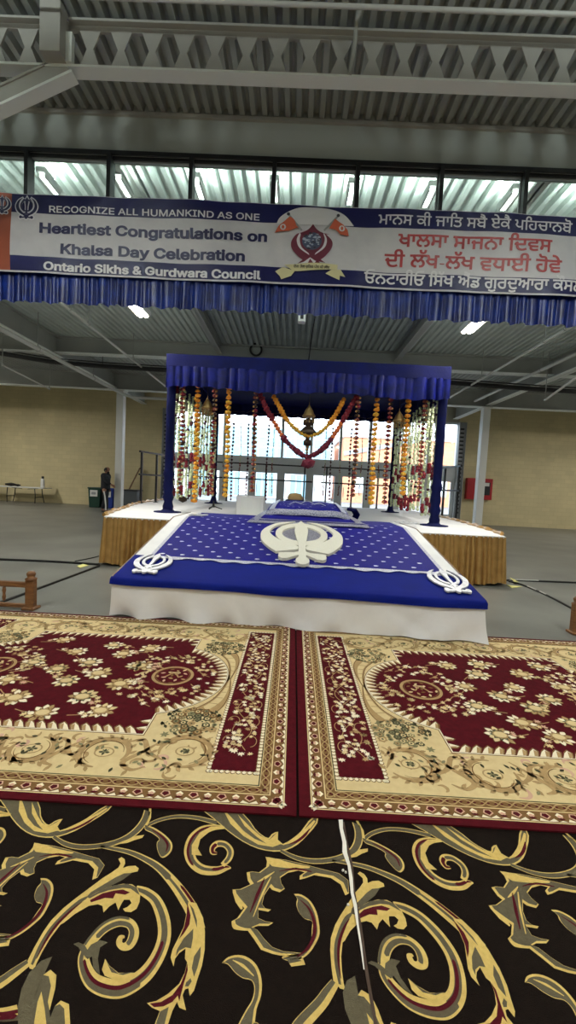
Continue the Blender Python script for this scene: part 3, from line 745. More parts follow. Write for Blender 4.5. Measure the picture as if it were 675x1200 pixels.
for i in range(161):
    u = UL - .005 + (UR - UL + .01) * i / 160; rows[0].append(ptop(u, VF + .012, .017)); rows[1].append(ptop(u, VF - .016 - .008 * math.sin(i * .5) - .006 * math.sin(i * .17), .017))
q.grid(rows)
for u0 in (UL, UR):
    q.grid([[ptop(u0 + e, v, .015) for v in vs_] for e in (-.006, .006)])
q.build('lace_edge', 'silver_lace', cloth)

# emblems lying on the platform
def emblem(pl, pt, pb, pr, label, mats, thick=.02, group=None, big=False):
    ul, vl = puv(*pl); ur, vr = puv(*pr); ut, vt = puv(*pt); ub, vb = puv(*pb)
    uc = (ul + ur) / 2; vc = (vt + vb) / 2; su = (ur - ul) / 2 / .97; sv = (vt - vb) / 2 / .9
    lift = .018; G = KHB if big else KH
    def to3(x, y, t): return ptop(uc + x * su, vc + .03 * sv + y * sv, lift + t)
    o = thing('khanda_emblem', to3(0, 0, 0), label, 'emblem', group)
    m_ = mats[0]
    MB().prism(G['sword'], to3, .004, thick + .008).build('double_edged_sword', m_, o)
    q = MB(); ring_faces(q, G['ring_out'], G['ring_in'], to3, 0, thick); q.build('ring', m_, o)
    for f in ((lambda p: p), flip):
        q = MB(); q.prism(f(G['blade']), to3, .002, thick + .003); q.prism(f(G['grip']), to3, .002, thick + .004); q.prism(f(G['pommel']), to3, .002, thick + .006); q.build('curved_sword', m_, o)
    if big:
        q = MB(); q.prism(circ(0, .30, .48, 36, .38), to3, 0, .006); q.build('ring_infill', mats[1], o)
    return o
emblem((303, 640), (352, 617), (350, 664.5), (403, 641), 'large ivory khanda emblem lying at the middle of the blue cloth', ['ivory_glitter', 'sequin'], .03, big=True)
emblem((156, 662), (183, 653), (172, 674), (200, 664), 'silver khanda emblem at the front left corner of the platform', ['silver'], .014)
emblem((504, 683), (522, 672), (538, 697), (551, 687), 'silver khanda emblem at the front right corner of the platform', ['silver'], .014)
def emblem_flat(pc, w, h, label):
    c = pz(*pc, .845); s = w * c[1] / F / 2; d = .19
    def to3(x, y, t): return (c[0] + x * s, c[1] + y * d, .862 + t)
    o = thing('khanda_emblem', to3(0, 0, 0), label, 'emblem')
    MB().prism(KH['sword'], to3, .004, .02).build('double_edged_sword', 'silver', o)
    q = MB(); ring_faces(q, KH['ring_out'], KH['ring_in'], to3, 0, .014); q.build('ring', 'silver', o)
    for f in ((lambda p: p), flip):
        q = MB(); q.prism(f(KH['blade']), to3, .002, .016); q.prism(f(KH['grip']), to3, .002, .017); q.prism(f(KH['pommel']), to3, .002, .018); q.build('curved_sword', 'silver', o)
emblem_flat((232, 605), 24, 7, 'dull silver khanda emblem at the back left corner of the blue cloth')
emblem_flat((476, 614), 28, 7, 'shiny silver khanda emblem at the back right corner of the blue cloth')

# ------------------------------------------------------------------ covered seat for the scripture
def bedrow(y, z, hw, drop, cx=.25):
    return [(cx + hw * s, y, z - (drop if abs(s) == 1 else 0) - (drop * .35 if abs(s) == .985 else 0) + .006 * math.sin(s * 30 + y * 9)) for s in (-1, -.985, -.95, -.8, -.6, -.4, -.2, 0, .2, .4, .6, .8, .95, .985, 1)]
seat = thing('covered_seat', (.25, 7.2, .86), 'low seat covered with dark blue silver bordered cloths at the head of the platform', 'seat')
m = MB()
m.grid([bedrow(y, z, hw, d) for y, z, hw, d in ((6.58, .838, .97, .0), (6.68, .872, .95, .01), (6.86, .905, .90, .04), (6.98, .93, .86, .07), (7.9, .95, .80, .09), (7.92, .86, .80, .0))], 0)
m.build('under_cloth', 'speckle_blue', seat)
q = MB(); q.grid([bedrow(y, z + .004, hw, d) for y, z, hw, d in ((6.575, .838, .975, .0), (6.67, .872, .955, .01))]); q.grid([bedrow(y, z + .004, hw, d) for y, z, hw, d in ((6.72, .884, .94, .016), (6.78, .893, .925, .02))])
for s in (-1, 1): q.grid([[(.25 + s * hw * e, y, z + .008) for y, z, hw in ((6.6, .842, .97), (6.86, .909, .90), (6.98, .934, .86), (7.9, .954, .80))] for e in (.84, .96)])
q.build('silver_border', 'sequin', seat)
def pil(y, z, hw): return [(.25 + hw * s, y, z - .05 * abs(s) ** 6 + .006 * math.sin(9 * s + 3 * y)) for s in np.linspace(-1, 1, 21)]
m = MB()
m.grid([pil(y, z, hw) for y, z, hw in ((7.02, .935, .70), (7.03, 1.0, .71), (7.08, 1.045, .70), (7.3, 1.09, .68), (7.6, 1.14, .64), (7.8, 1.17, .6), (7.86, 1.14, .6), (7.88, .94, .6))], 0)
for s in (-1, 1): m.add([(.25 + s * hw, y, z - .05) for y, z, hw in ((7.03, 1.0, .71), (7.3, 1.09, .68), (7.6, 1.14, .64), (7.8, 1.17, .6), (7.88, .97, .6), (7.02, .97, .70))], [tuple(range(6))], 0)
cush = m
q = MB(); q.grid([pil(y, z + .006, hw) for y, z, hw in ((7.012, .95, .70), (7.022, 1.0, .712), (7.075, 1.047, .702))])
for s in (-1, 1): q.grid([[(.25 + s * hw * e, y, z + .012 - .02 * (e > .9)) for y, z, hw in ((7.05, 1.03, .71), (7.3, 1.09, .68), (7.6, 1.14, .64), (7.8, 1.17, .6))] for e in (.8, .93)])
zig = [(-.32, .0), (-.22, .5), (-.12, .2), (0, 1), (.12, .2), (.22, .5), (.32, 0)]
for (a, b), (c_, d_) in zip(zig[:-1], zig[1:]):
    f = lambda x, t: (.25 + x, 7.35 + t * .4, 1.108 + (t * .4) * .165 + .01)
    p, r = f(a, b), f(c_, d_); q.add([p, r, (r[0], r[1] + .06, r[2] + .012), (p[0], p[1] + .06, p[2] + .012)], [(0, 1, 2, 3)])
q.build('silver_border', 'sequin', seat)
q = MB()
for i in range(26):
    x, y = R.uniform(-.5, .5), R.uniform(7.2, 7.7); s = R.uniform(.012, .022)
    q.add([(.25 + x + s * 1.3 * math.cos(t), y + s * 1.5 * math.sin(t), 1.045 + (y - 7.08) * .17 + .016) for t in np.linspace(0, 2 * PI, 7)[:-1]], [tuple(range(6))])
cush.v, cush_n = cush.v, len(cush.v)
cush.add(q.v, q.f, 1); cush.build('cushion', ['speckle_blue', 'silver_dot'], seat)
q = MB()
for k in range(3):
    q.tube([(1.06 + .03 * k, 7.5, .87 + 0), (1.10 + .03 * k, 7.42, .99), (1.04 + .03 * k, 7.36, 1.07), (.96 + .02 * k, 7.4, 1.08)], .03, 7)
q.build('side_fold', 'navy_cloth', seat)
# white draped box beside it
c0_ = pz(277, 600, .82); c1_ = pz(308, 601, .82)
o = thing('draped_box', ((c0_[0] + c1_[0]) / 2, 8.4, ZS), 'white cloth draped box on the stage left of the blue seat', 'box')
x0_, x1_ = py(277, 590, 8.3)[0], py(309, 590, 8.3)[0]; ztp = py(293, 581, 8.4)[2]
bevel(MB().box(x0_, x1_, 8.25, 8.7, ZS, ztp).build('cover', 'white_cloth', o), .03, 3)
MB().grid([[(x, 8.25 - .014 - .006 * math.sin(x * 40), z) for x in np.linspace(x0_ + .1, x1_ - .05, 14)] for z in np.linspace(ztp - .03, ZS + .03, 4)]).build('front_panel', 'white_paint', o)
# bolster behind the seat
c = py(346, 583, 8.6)
o = thing('bolster', (c[0], c[1], ZS), 'dark blue bolster with pale top behind the covered seat', 'cushion')
MB().lathe([(.001, 0), (.24, 0), (.27, .12), (.25, .26), (.18, .36), (.001, .38)], (c[0], c[1], ZS), 16).build('body', 'navy_cloth', o)
MB().lathe([(.15, 0), (.16, .05), (.12, .12), (.001, .14)], (c[0], c[1], ZS + .36), 14).build('top', 'r_tan', o)
# small tripod foot at the left
c = pz(250, 597, ZS)
o = thing('tripod_stand', (c[0], c[1], ZS), 'small black tripod stand foot on the white stage at the left', 'stand')
for a in (.2, 2.3, 4.4): MB().tube([(c[0], c[1], ZS + .08), (c[0] + .2 * math.cos(a), c[1] + .2 * math.sin(a), ZS + .015)], .012, 6).build('leg', 'black', o)
MB().tube([(c[0], c[1], ZS + .05), (c[0], c[1], ZS + .2)], .02, 8, rad=[.035, .015]).build('hub', 'black', o)
c = pz(213, 589, ZS)
o = MB(); o.blob((c[0], c[1] + .1, ZS + .09), .13, 0, 1.1, .8, .75, .08); o.blob((c[0] - .06, c[1] + .06, ZS + .18), .07, 0, 1, 1, .8, .1)
tag(place(o.build('cloth_bundle', 'bronze_dark'), (c[0], c[1] + .1, ZS)), 'small dark bundle on the stage beside the front left canopy post', 'bundle')

# ------------------------------------------------------------------ blue canopy
YF, YK = 8.2, 12.4
cxl, cxr = py(199, 520, YF)[0], py(515, 525, YF)[0]
bxl, bxr = py(250, 590, YK)[0], py(457, 600, YK)[0]
ZC = 3.80; ZV = 3.21
can = thing('canopy', ((cxl + cxr) / 2, (YF + YK) / 2, ZS), 'royal blue cloth canopy on four wrapped posts standing on the stage', 'canopy')
for (x, y) in ((cxl, YF), (cxr, YF), (bxl, YK), (bxr, YK)):
    zs = np.linspace(ZS + .03, ZC, 34); front = y == YF
    rad = [(.084 if front else .066) + .002 * math.sin(i * 1.7) + (.016 * math.sin(i * 2.6) + .010 if i < 9 else 0) for i in range(len(zs))]
    q = MB().tube([(x + (.004 if i < 9 else .001) * math.sin(i * .8), y, z) for i, z in enumerate(zs)], .07, 10, rad=rad)
    q.build('post', 'navy_cloth', can)
    q = MB(); q.lathe([(.27, 0), (.27, .018), (.14, .03), (.10, .06), (.078, .14)], (x, y, ZS), 4 if 0 else 12); q.build('post_foot', 'navy_cloth', can)
MB().grid([[(cxl + (cxr - cxl) * a, YF + (YK - YF) * b, ZC - .03 - .05 * math.sin(PI * a) * math.sin(PI * b)) for a in np.linspace(0, 1, 13)] for b in np.linspace(0, 1, 9)]).build('roof_cloth', 'navy_cloth', can)
fr = MB()
for p, q_ in (((cxl, YF), (cxr, YF)), ((bxl, YK), (bxr, YK)), ((cxl, YF), (bxl, YK)), ((cxr, YF), (bxr, YK))): fr.tube([(*p, ZC), (*q_, ZC)], .05, 8)
fr.build('top_rail', 'royal', can)
band = MB()
band.grid([[(x, YF - .110 - .012 * t - .006 * math.sin(x * 7), ZC + .035 - .24 * t + .012 * math.sin(x * 2.2) * t) for x in np.linspace(cxl - .08, cxr + .08, 60)] for t in (0, .3, .7, 1)])
band.build('front_band', 'royal', can)
ruffle([(cxl - .08, YF - .115), (cxr + .08, YF - .115)], ZC - .19, lambda s: ZV + .03 * math.sin(s * 2.4), .045, .17, 21, hem=.014, a_top=.5, pleat=True).build('front_valance', 'royal_satin', can)
for x0_, x1_, s in ((cxl, bxl, 1), (cxr, bxr, -1)):
    ruffle([(x0_, YF), (x1_, YK)], ZC + .03, lambda t: ZV - .03 + .1 * max(0, 1 - t / .8) * 0 + .03 * math.sin(t * 2), .03, .17, 23 + s, hem=.012, ds=.025).build('side_valance', 'navy_cloth', can)
ruffle([(bxl, YK), (bxr, YK)], ZC + .02, ZV + .22, .03, .16, 27, hem=.01, ds=.02).build('back_valance', 'navy_cloth', can)
q = MB()
for i in range(150):
    x = bxl + .1 + (bxr - bxl - .2) * (i + R.uniform(-.3, .3)) / 150; L = R.uniform(.06, .32)
    q.box(x - .006, x + .006, YK - .02, YK - .012, ZV + .24 - L, ZV + .26)
o = q.build('fringe', 'navy_cloth', can); o['kind'] = 'stuff'
q = MB()
for i in range(26):
    x = cxl + .2 + (cxr - cxl - .4) * i / 25; q.tube([(x, YK - .25, ZC - .33 + .02 * math.sin(i)), (x + .16, YK - .25, ZC - .30 + .03 * math.sin(i * 2))], .006, 4)
q.build('net_cord', 'bronze_dark', can)

# ------------------------------------------------------------------ garlands and bells
def garland(kind, x, y, zt_, zb_, label, group, amp=.0, cat='garland', big=1.0):
    o = thing('flower_garland' if kind not in ('bead',) else 'bead_string', (x, y, zb_), label, cat, group)
    L = zt_ - zb_; ph = R.uniform(0, 6)
    P = lambda t: (x + amp * math.sin(t * 7 + ph), y + amp * .7 * math.sin(t * 5 + ph), zt_ - t * L)
    MB().tube([P(t) for t in np.linspace(0, 1, 8)], .006, 5).build('cord', 'tuberose' if kind == 'tube' else 'wine', o)
    m = MB()
    if kind in ('marigold', 'lemon', 'orange'):
        st = .092 * big; n = int(L / st)
        for i in range(n + 1):
            c = P(i / n); k = 0 if R.random() < .72 else 1
            m.blob(c, .062 * big * R.uniform(.9, 1.1), k, 1, 1, .72)
            if R.random() < .3: m.blob((c[0] + R.uniform(-.05, .05), c[1] - .03, c[2] + .03), .03 * big, 1)
        m.build('blossoms', ['marigold', 'lemon'] if kind == 'marigold' else (['lemon', 'marigold'] if kind == 'lemon' else ['orange_fl', 'marigold']), o)
    elif kind == 'rust':
        st = .085 * big; n = int(L / st)
        for i in range(n + 1):
            c = P(i / n)
            m.blob(c, .056 * big * R.uniform(.85, 1.1), R.choice((0, 0, 1, 1, 3)), 1, 1, .7); m.blob((c[0] + .03 * R.choice((-1, 1)), c[1] - .035, c[2] - .01), .022, 2)
        m.build('blossoms', ['rust', 'crimson', 'dusty_gold', 'bronze_dark'], o)
    elif kind == 'bead':
        n = int(L / .105)
        for i in range(n + 1):
            c = P(i / n); m.blob(c, .026 * big * R.uniform(.8, 1.15), 0 if i < n * .72 else 1, 1, 1, 1.1)
        m.build('dark_beads', ['dark_bead', 'wine'], o)  # the beads strung on the cord
    elif kind == 'tube':
        n = int(L / .05); red = R.choice((((.60, .68), (.90, .99)), ((.64, .72), ), ((.56, .64), (.86, .93)), ((.88, 1.0),), ((.0, .07), (.58, .66), (.9, .98))))
        if group and 'back' in group: red = ((.56, .68), (.86, 1.01))
        for i in range(n + 1):
            t = i / n; c = P(t); isr = any(a <= t <= b for a, b in red)
            m.blob((c[0] + R.uniform(-.008, .008), c[1] + R.uniform(-.01, .01), c[2]), (.036 if isr else .030) * big * R.uniform(.75, 1.25), 1 if isr else (2 if R.random() < .10 else 0), 1, 1, 1.0)
        m.build('florets', ['tuberose', 'crimson', 'dark_bead'], o)
    return o
GF = 'garlands along the front of the canopy'
def fx(px_): return py(px_, 470, YF + .02)[0]
for kind, p, zb_, lab in (
    ('rust', 214.5, py(212, 577, YF)[2], 'rust red garland hanging next to the front left canopy post'),
    ('marigold', 232, py(230, 587, YF)[2], 'yellow marigold garland nearest to the front left canopy post'),
    ('rust', 251.5, py(249, 578, YF)[2], 'rust red garland just right of the left small bell'),
    ('lemon', 268.5, py(266, 580, YF)[2], 'yellow marigold garland on the left between two rust red ones'),
    ('rust', 300, py(297, 575, YF)[2], 'rust red garland left of the hanging crimson swag'),
    ('rust', 420, py(414, 580, YF)[2], 'rust red garland right of the hanging crimson swag'),
    ('lemon', 441.5, py(436, 589, YF)[2], 'yellow marigold garland on the right between two rust red ones'),
    ('rust', 457.5, py(450, 588, YF)[2], 'rust red garland just left of the right small bell'),
    ('marigold', 478.5, py(473, 578, YF)[2], 'yellow marigold garland nearest to the front right canopy post'),
    ('rust', 498, py(491, 582, YF)[2], 'rust red garland hanging next to the front right canopy post')):
    garland(kind, fx(p), YF + .02, ZV + .16, zb_, lab, GF, .008)
def swag(pts, kinds, r, label, ball=None):
    S = spline(pts, 14); o = thing('flower_swag', S[0], label, 'garland', 'swags across the front of the canopy')
    d = [0.]
    for a, b in zip(S[:-1], S[1:]): d.append(d[-1] + float(np.linalg.norm(b - a)))
    mats = ['crimson', 'orange_fl', 'wine', 'lemon', 'marigold']; mbs = {}
    n = int(d[-1] / (r * 1.15))
    for i in range(n + 1):
        t = i / n; s = t * d[-1]; c = [np.interp(s, d, [p[k] for p in S]) for k in range(3)]
        tt = min(t, 1 - t) * 2; k = next(v for lim, v in kinds if tt <= lim)
        mbs.setdefault(k, MB()).blob(c, r * R.uniform(.85, 1.15) * (.8 if k in (1, 3) else 1), 0)
    for k, mb in mbs.items(): mb.build('blossoms', mats[k], o)
    if ball is not None:
        q = MB(); q.blob(ball, .11, 0, 1.25, 1, .9); q.build('pompom', 'wine', o)
    MB().tube([tuple(p) for p in S[::4]], .008, 5).build('cord', 'wine', o)
sp = lambda L: [py(x, y, YF + .05) for x, y in L]
swag(sp([(305, 463), (313, 480), (322, 496), (333, 514), (347, 528), (361, 535), (378, 526), (390, 512), (401, 494), (410, 478), (417, 466)]), ((.34, 0), (.58, 1), (1.01, 2)), .062, 'long crimson and orange swag dipping lowest at the canopy centre', py(361, 543, YF))
swag(sp([(321, 465), (328, 478), (337, 493), (349, 505), (362, 511), (376, 506), (388, 494), (397, 480), (403, 468)]), ((.5, 4), (1.01, 3)), .056, 'short yellow swag hanging inside the crimson swag')
def bell(px_, py_, s, label, tiers=False):
    c = py(px_, py_, YF + .17); o = thing('hanging_bell', tuple(c), label, 'bell', 'brass bells under the front valance')
    MB().tube([(c[0], c[1], c[2] + .2 * s), (c[0], c[1], ZC - .1)], .006, 5).build('chain', 'bronze_dark', o)
    MB().lathe([(.002, .34 * s), (.012 * s, .22 * s), (.05 * s, .16 * s), (.09 * s, .10 * s), (.12 * s, .02 * s), (.15 * s, -.02 * s), (.15 * s, -.05 * s), (.11 * s, -.06 * s), (.001, -.06 * s)], c, 16).build('dome', 'brass', o)
    q = MB()
    for k in range(9):
        a = 2 * PI * k / 9; x, y = c[0] + .12 * s * math.cos(a), c[1] + .12 * s * math.sin(a)
        q.tube([(x, y, c[2] - .05 * s), (x, y, c[2] - .16 * s)], .01, 5); q.blob((x, y, c[2] - .18 * s), .022 * s, 0)
    q.build('drops', 'brass', o)
    if tiers:
        MB().lathe([(.02, -.06), (.10, -.12), (.11, -.2), (.05, -.22), (.10, -.26), (.17, -.34), (.17, -.40), (.05, -.42), (.04, -.48), (.08, -.52), (.08, -.6), (.001, -.62)], c, 14).build('lower_tiers', 'bronze_dark', o)
        q = MB()
        for k in range(5): q.blob((c[0], c[1], c[2] - .62 - k * .06), .045 - .006 * k, 0)
        q.build('tassel', 'brass', o)
bell(362, 486, .85, 'large brass bell with dark tiers at the centre of the canopy', True)
bell(243, 477, .8, 'small brass bell near the front left canopy post')
bell(467.5, 492, .8, 'small brass bell near the front right canopy post')
GL = 'tuberose garlands down the left side of the canopy'; GR = 'tuberose garlands down the right side of the canopy'; GB = 'thin strands across the back of the canopy'
for i in range(13):
    t = (i + .6) / 13.4
    garland('tube', cxl + (bxl - cxl) * t + .03, YF + (YK - YF) * t, ZV + .12, 1.12 - .06 * R.random(), 'white green tuberose garland with red tips on the left side of the canopy', GL, .012, big=1.25)
    garland('tube', cxr + (bxr - cxr) * t - .03, YF + (YK - YF) * t, ZV + .12, 1.06 - .1 * R.random(), 'white green tuberose garland with red tips on the right side of the canopy', GR, .012, big=1.25)
for i, (p, k) in enumerate(((281, 'tube'), (290, 'bead'), (313, 'bead'), (319.5, 'tube'), (381, 'tube'), (388, 'bead'), (398.5, 'tube'), (410, 'bead'), (423.5, 'tube'), (432, 'bead'), (444.5, 'tube'), (262, 'tube'), (272, 'bead'))):
    c = py(p, 540, YK - .05)
    if k == 'bead': garland('bead', c[0], YK - .05, ZV - .05, py(p, 585, YK)[2], 'thin string of dark red beads hanging at the back of the canopy', GB, .01, big=1.35)
    else: garland('tube', c[0], YK - .05, ZV + .02, py(p, 580, YK)[2], 'thin pale strand with two red lengths hanging at the back of the canopy', GB, .01, big=.62)

# ------------------------------------------------------------------ carpets
def ribbon(c, w):           # centre line, full width list -> closed outline
    P = [np.array(p, float) for p in c]; n = len(P); Lf = []; Rt = []
    for i in range(n):
        d = P[min(i + 1, n - 1)] - P[max(i - 1, 0)]; d = d / (np.linalg.norm(d) + 1e-9); nr = np.array([-d[1], d[0]])
        Lf.append(P[i] + nr * w[i] / 2); Rt.append(P[i] - nr * w[i] / 2)
    return Lf, Rt
class Flat:                 # woven pattern: flat shapes on a pile surface
    def __init__(s, f): s.mb = MB(); s.f = f
    def poly(s, P, mi, L): s.mb.add([s.f(p[0], p[1], L) for p in P], [tuple(range(len(P)))], mi); return s
    def strip(s, A, B, mi, L):
        n = len(A); s.mb.add([s.f(p[0], p[1], L) for p in list(A) + list(B)], [(i, i + 1, n + i + 1, n + i) for i in range(n - 1)], mi); return s
    def stroke(s, c, w, mi, L, k=6):
        S = spline(c, k); ww = [w] * len(S) if not isinstance(w, (list, tuple)) else list(np.interp(np.linspace(0, 1, len(S)), np.linspace(0, 1, len(w)), w))
        A, B = ribbon(S, ww); return s.strip(A, B, mi, L)
    def lanes(s, c, w, lanes, L, k=6):     # lanes: (material, a, b, t0, t1) with a, b across from -1 to 1
        S = spline(c, k); n = len(S); ww = list(np.interp(np.linspace(0, 1, n), np.linspace(0, 1, len(w)), w)); A, B = ribbon(S, ww)
        for q, (mi, a, b, t0, t1) in enumerate(lanes):
            i0, i1 = int(t0 * (n - 1)), int(t1 * (n - 1)) + 1
            X = [A[i] + (B[i] - A[i]) * (a + 1) / 2 for i in range(i0, i1)]; Y = [A[i] + (B[i] - A[i]) * (b + 1) / 2 for i in range(i0, i1)]
            if t0 > 0: X[0] = Y[0] = (X[0] + Y[0]) / 2
            if t1 < 1: X[-1] = Y[-1] = (X[-1] + Y[-1]) / 2
            s.strip(X, Y, mi, L + q)
        return s
def inset(P, d):
    P = np.array(P, float); e = np.roll(P, -1, 0) - P; e /= np.linalg.norm(e, axis=1)[:, None] + 1e-9
    sg = 1 if area2(P) > 0 else -1
    nr = np.stack([-e[:, 1], e[:, 0]], 1) * sg; m = nr + np.roll(nr, 1, 0); m /= np.maximum((m * nr).sum(1), .45)[:, None]
    return P + m * d

# --- two dark carpets with scrolling leaves, one repeat drawn and woven every 0.905 m
ZK = .008
Y_, O_, M_ = 1, 2, 3
PER = .905
shapes = Flat(lambda x, y, L: (x, y, L))
def cl(P, n=4): return [tuple(q) for q in spline(list(P) + [P[0]], n)][:-1]
def leaf(P, d=9, shift=(0, 0), L=1, n=4, inner=O_):
    S = cl(P, n); shapes.poly(S, Y_, L); I = inset(S, d) + np.array(shift); shapes.poly(I, inner, L + 1)
# stems
shapes.lanes([(-230, 960), (-150, 888), (-3, 797), (60, 752), (125, 705)], [56, 52, 46, 42, 30], [(Y_, -1, 1, 0, 1), (O_, -.1, .9, 0, 1)], 1)
shapes.lanes([(-60, 915), (0, 935), (80, 925)], [50, 60, 70], [(Y_, -1, 1, 0, 1), (O_, -1, -.3, 0, 1), (M_, -.1, .4, 0, 1)], 1)
S1 = [(120, 700), (150, 640), (190, 570), (225, 520), (280, 465), (330, 425), (370, 395), (410, 365), (450, 335), (490, 310), (520, 288), (530, 270), (520, 250), (535, 242), (548, 252), (550, 270), (540, 290), (565, 282), (595, 280), (610, 292), (605, 305), (560, 315), (520, 335), (480, 358), (440, 382), (400, 412), (360, 445), (310, 490), (265, 540), (220, 600), (185, 660), (160, 710), (150, 738), (130, 732)]
shapes.poly(S1, Y_, 2)
shapes.poly([(580, 312), (540, 342), (480, 372), (425, 408), (392, 425), (385, 412), (400, 396), (460, 360), (510, 330), (545, 314)], O_, 3)
shapes.stroke([(140, 715), (180, 630), (230, 555), (290, 490), (350, 438), (390, 415)], [10, 16, 20, 18, 16, 6], O_, 3)
shapes.stroke([(160, 690), (200, 612), (250, 540), (310, 480), (360, 440)], [2, 9, 11, 9, 2], M_, 4)
S2 = [(385, 420), (430, 395), (490, 370), (540, 360), (580, 362), (605, 380), (616, 410), (613, 440), (600, 470), (575, 485), (550, 482), (540, 470), (560, 462), (578, 445), (570, 430), (545, 430), (535, 445), (520, 476), (508, 442), (480, 460), (455, 486), (450, 457), (430, 450), (390, 457), (330, 492), (280, 532), (265, 540), (310, 490), (360, 445)]
shapes.poly(S2, Y_, 5); shapes.poly([(395, 432), (450, 402), (500, 390), (540, 385), (572, 398), (550, 408), (508, 402), (497, 425), (462, 422), (400, 442)], M_, 6)
shapes.poly([(385, 420), (440, 391), (500, 367), (560, 360), (600, 376), (614, 410), (602, 402), (575, 382), (540, 378), (480, 388), (430, 405), (395, 424)], O_, 7)
shapes.lanes([(598, 382), (640, 398), (680, 428), (705, 475), (720, 530), (722, 590), (706, 650), (675, 710), (635, 760), (580, 800), (520, 822), (460, 815), (410, 790), (380, 745), (368, 690), (385, 640), (412, 600), (450, 560), (490, 535), (530, 525), (570, 535), (588, 565), (583, 602), (565, 630), (540, 636), (524, 620), (530, 596), (548, 592)],
    [30, 45, 50, 56, 58, 58, 58, 62, 68, 76, 86, 88, 82, 66, 52, 42, 42, 44, 46, 46, 46, 46, 44, 40, 34, 28, 22, 10],
    [(Y_, -1, 1, 0, 1), (O_, -.45, .45, .0, .34), (O_, .1, .75, .32, .56), (M_, -.35, .12, .20, .52), (O_, -.8, .1, .60, .86), (O_, .5, .98, .56, .74)], 2)
shapes.poly([(322, 626), (345, 617), (372, 630), (384, 650), (400, 628), (440, 608), (474, 618), (440, 640), (430, 690), (440, 765), (410, 730), (404, 680), (384, 692), (358, 662), (345, 640)], O_, 9)
shapes.poly([(448, 738), (462, 690), (480, 720), (520, 752), (605, 752), (560, 780), (500, 782), (460, 765)], Y_, 9); shapes.poly([(466, 700), (480, 722), (520, 755), (590, 748), (540, 762), (490, 750)], O_, 10)
# long arm
shapes.lanes([(235, 152), (285, 183), (345, 197), (420, 195), (500, 180), (560, 155), (605, 120), (635, 80), (650, 40)], [18, 24, 24, 22, 24, 26, 30, 32, 34], [(Y_, -1, 1, 0, 1), (O_, -.75, .72, 0, 1)], 2)
shapes.poly([(560, 165), (590, 150), (634, 145), (625, 158), (590, 168), (560, 180), (500, 188)], Y_, 4)
shapes.lanes([(440, 194), (560, 218), (637, 250), (700, 290), (760, 352), (810, 420), (850, 490), (868, 560)], [14, 22, 28, 36, 46, 56, 62, 70], [(Y_, -1, 1, 0, 1), (O_, -.7, .6, 0, .55), (O_, -.3, .2, .5, 1), (M_, .45, .9, .62, 1)], 2)
c4 = lambda L: [(x + 637.5, y + 450) for x, y in L]
shapes.poly(c4([(190, -10), (225, -5), (255, 60), (263, 120), (262, 200), (250, 270), (230, 330), (215, 380), (197, 405), (190, 370), (175, 375), (165, 400), (180, 467), (150, 455), (140, 430), (120, 470), (90, 560), (30, 560), (65, 470), (30, 455), (8, 435), (50, 425), (100, 395), (150, 350), (175, 300), (185, 255), (175, 240), (178, 195), (150, 215), (132, 240), (125, 274), (112, 235), (120, 200), (145, 150), (170, 100), (180, 50)]), Y_, 8)
for P, mm in (([(212, 108), (210, 150), (202, 195), (178, 190), (150, 205), (135, 230), (140, 200), (170, 150)], O_), ([(245, 185), (243, 230), (230, 280), (215, 320), (205, 280), (215, 230)], O_), ([(200, 325), (205, 340), (190, 362), (175, 362), (180, 345)], O_), ([(186, -5), (200, 50), (195, 90), (170, 130), (148, 155), (172, 100), (182, 50)], M_), ([(185, 258), (188, 290), (170, 350), (157, 400), (150, 428), (144, 402), (120, 430), (80, 450), (40, 453), (20, 437), (70, 430), (120, 400), (157, 350), (176, 300)], M_), ([(66, 472), (104, 452), (78, 560), (36, 560)], O_), ([(196, 0), (212, 20), (228, 70), (228, 105), (218, 70)], O_)):
    shapes.poly(c4(P), mm, 9)
# leaf under the rug edge
leaf([(-40, -60), (20, 20), (50, 70), (90, 115), (140, 145), (200, 157), (260, 152), (330, 127), (400, 87), (475, 38), (500, 0), (440, 30), (380, 72), (320, 103), (264, 125), (252, 108), (275, 74), (240, 84), (215, 100), (195, 88), (180, 60), (165, -10), (60, -80)], 5, n=2)
shapes.poly([(88, -30), (82, 40), (108, 92), (150, 128), (210, 138), (250, 127), (264, 127), (252, 108), (276, 73), (235, 97), (215, 107), (185, 92), (165, 60), (140, 0), (140, 50), (165, 95), (190, 124), (150, 104), (122, 70), (106, 20)], Y_, 5)
shapes.stroke([(262, 128), (330, 108), (400, 72), (470, 28)], [3, 12, 13, 6], Y_, 5); shapes.stroke([(290, 127), (340, 112), (390, 86), (425, 62)], [2, 9, 9, 2], M_, 6)
# right hand frond with lobes
c6 = lambda L: [(x + 1856 , y) for x, y in L]
fr_ = c6([(340, 303), (380, 310), (440, 318), (520, 335), (600, 355), (700, 378), (760, 410), (800, 470), (790, 480), (740, 430), (680, 400), (600, 387), (570, 402), (550, 408), (540, 390), (552, 374), (520, 366), (480, 377), (462, 400), (482, 425), (512, 450), (500, 466), (460, 455), (442, 442), (442, 480), (457, 520), (482, 540), (512, 546), (505, 556), (470, 550), (458, 548), (480, 585), (520, 600), (557, 606), (545, 621), (500, 621), (484, 630), (510, 640), (565, 682), (620, 718), (680, 738), (760, 745), (760, 762), (675, 757), (640, 750), (580, 731), (520, 682), (470, 643), (440, 641), (400, 630), (376, 600), (390, 585), (393, 540), (350, 510), (310, 480), (290, 454), (322, 452), (352, 430), (330, 412), (303, 375), (325, 371), (356, 375), (372, 350), (360, 325)])
shapes.poly(fr_, Y_, 1); shapes.poly(inset(fr_, 6) + np.array([3, -4]), O_, 2)
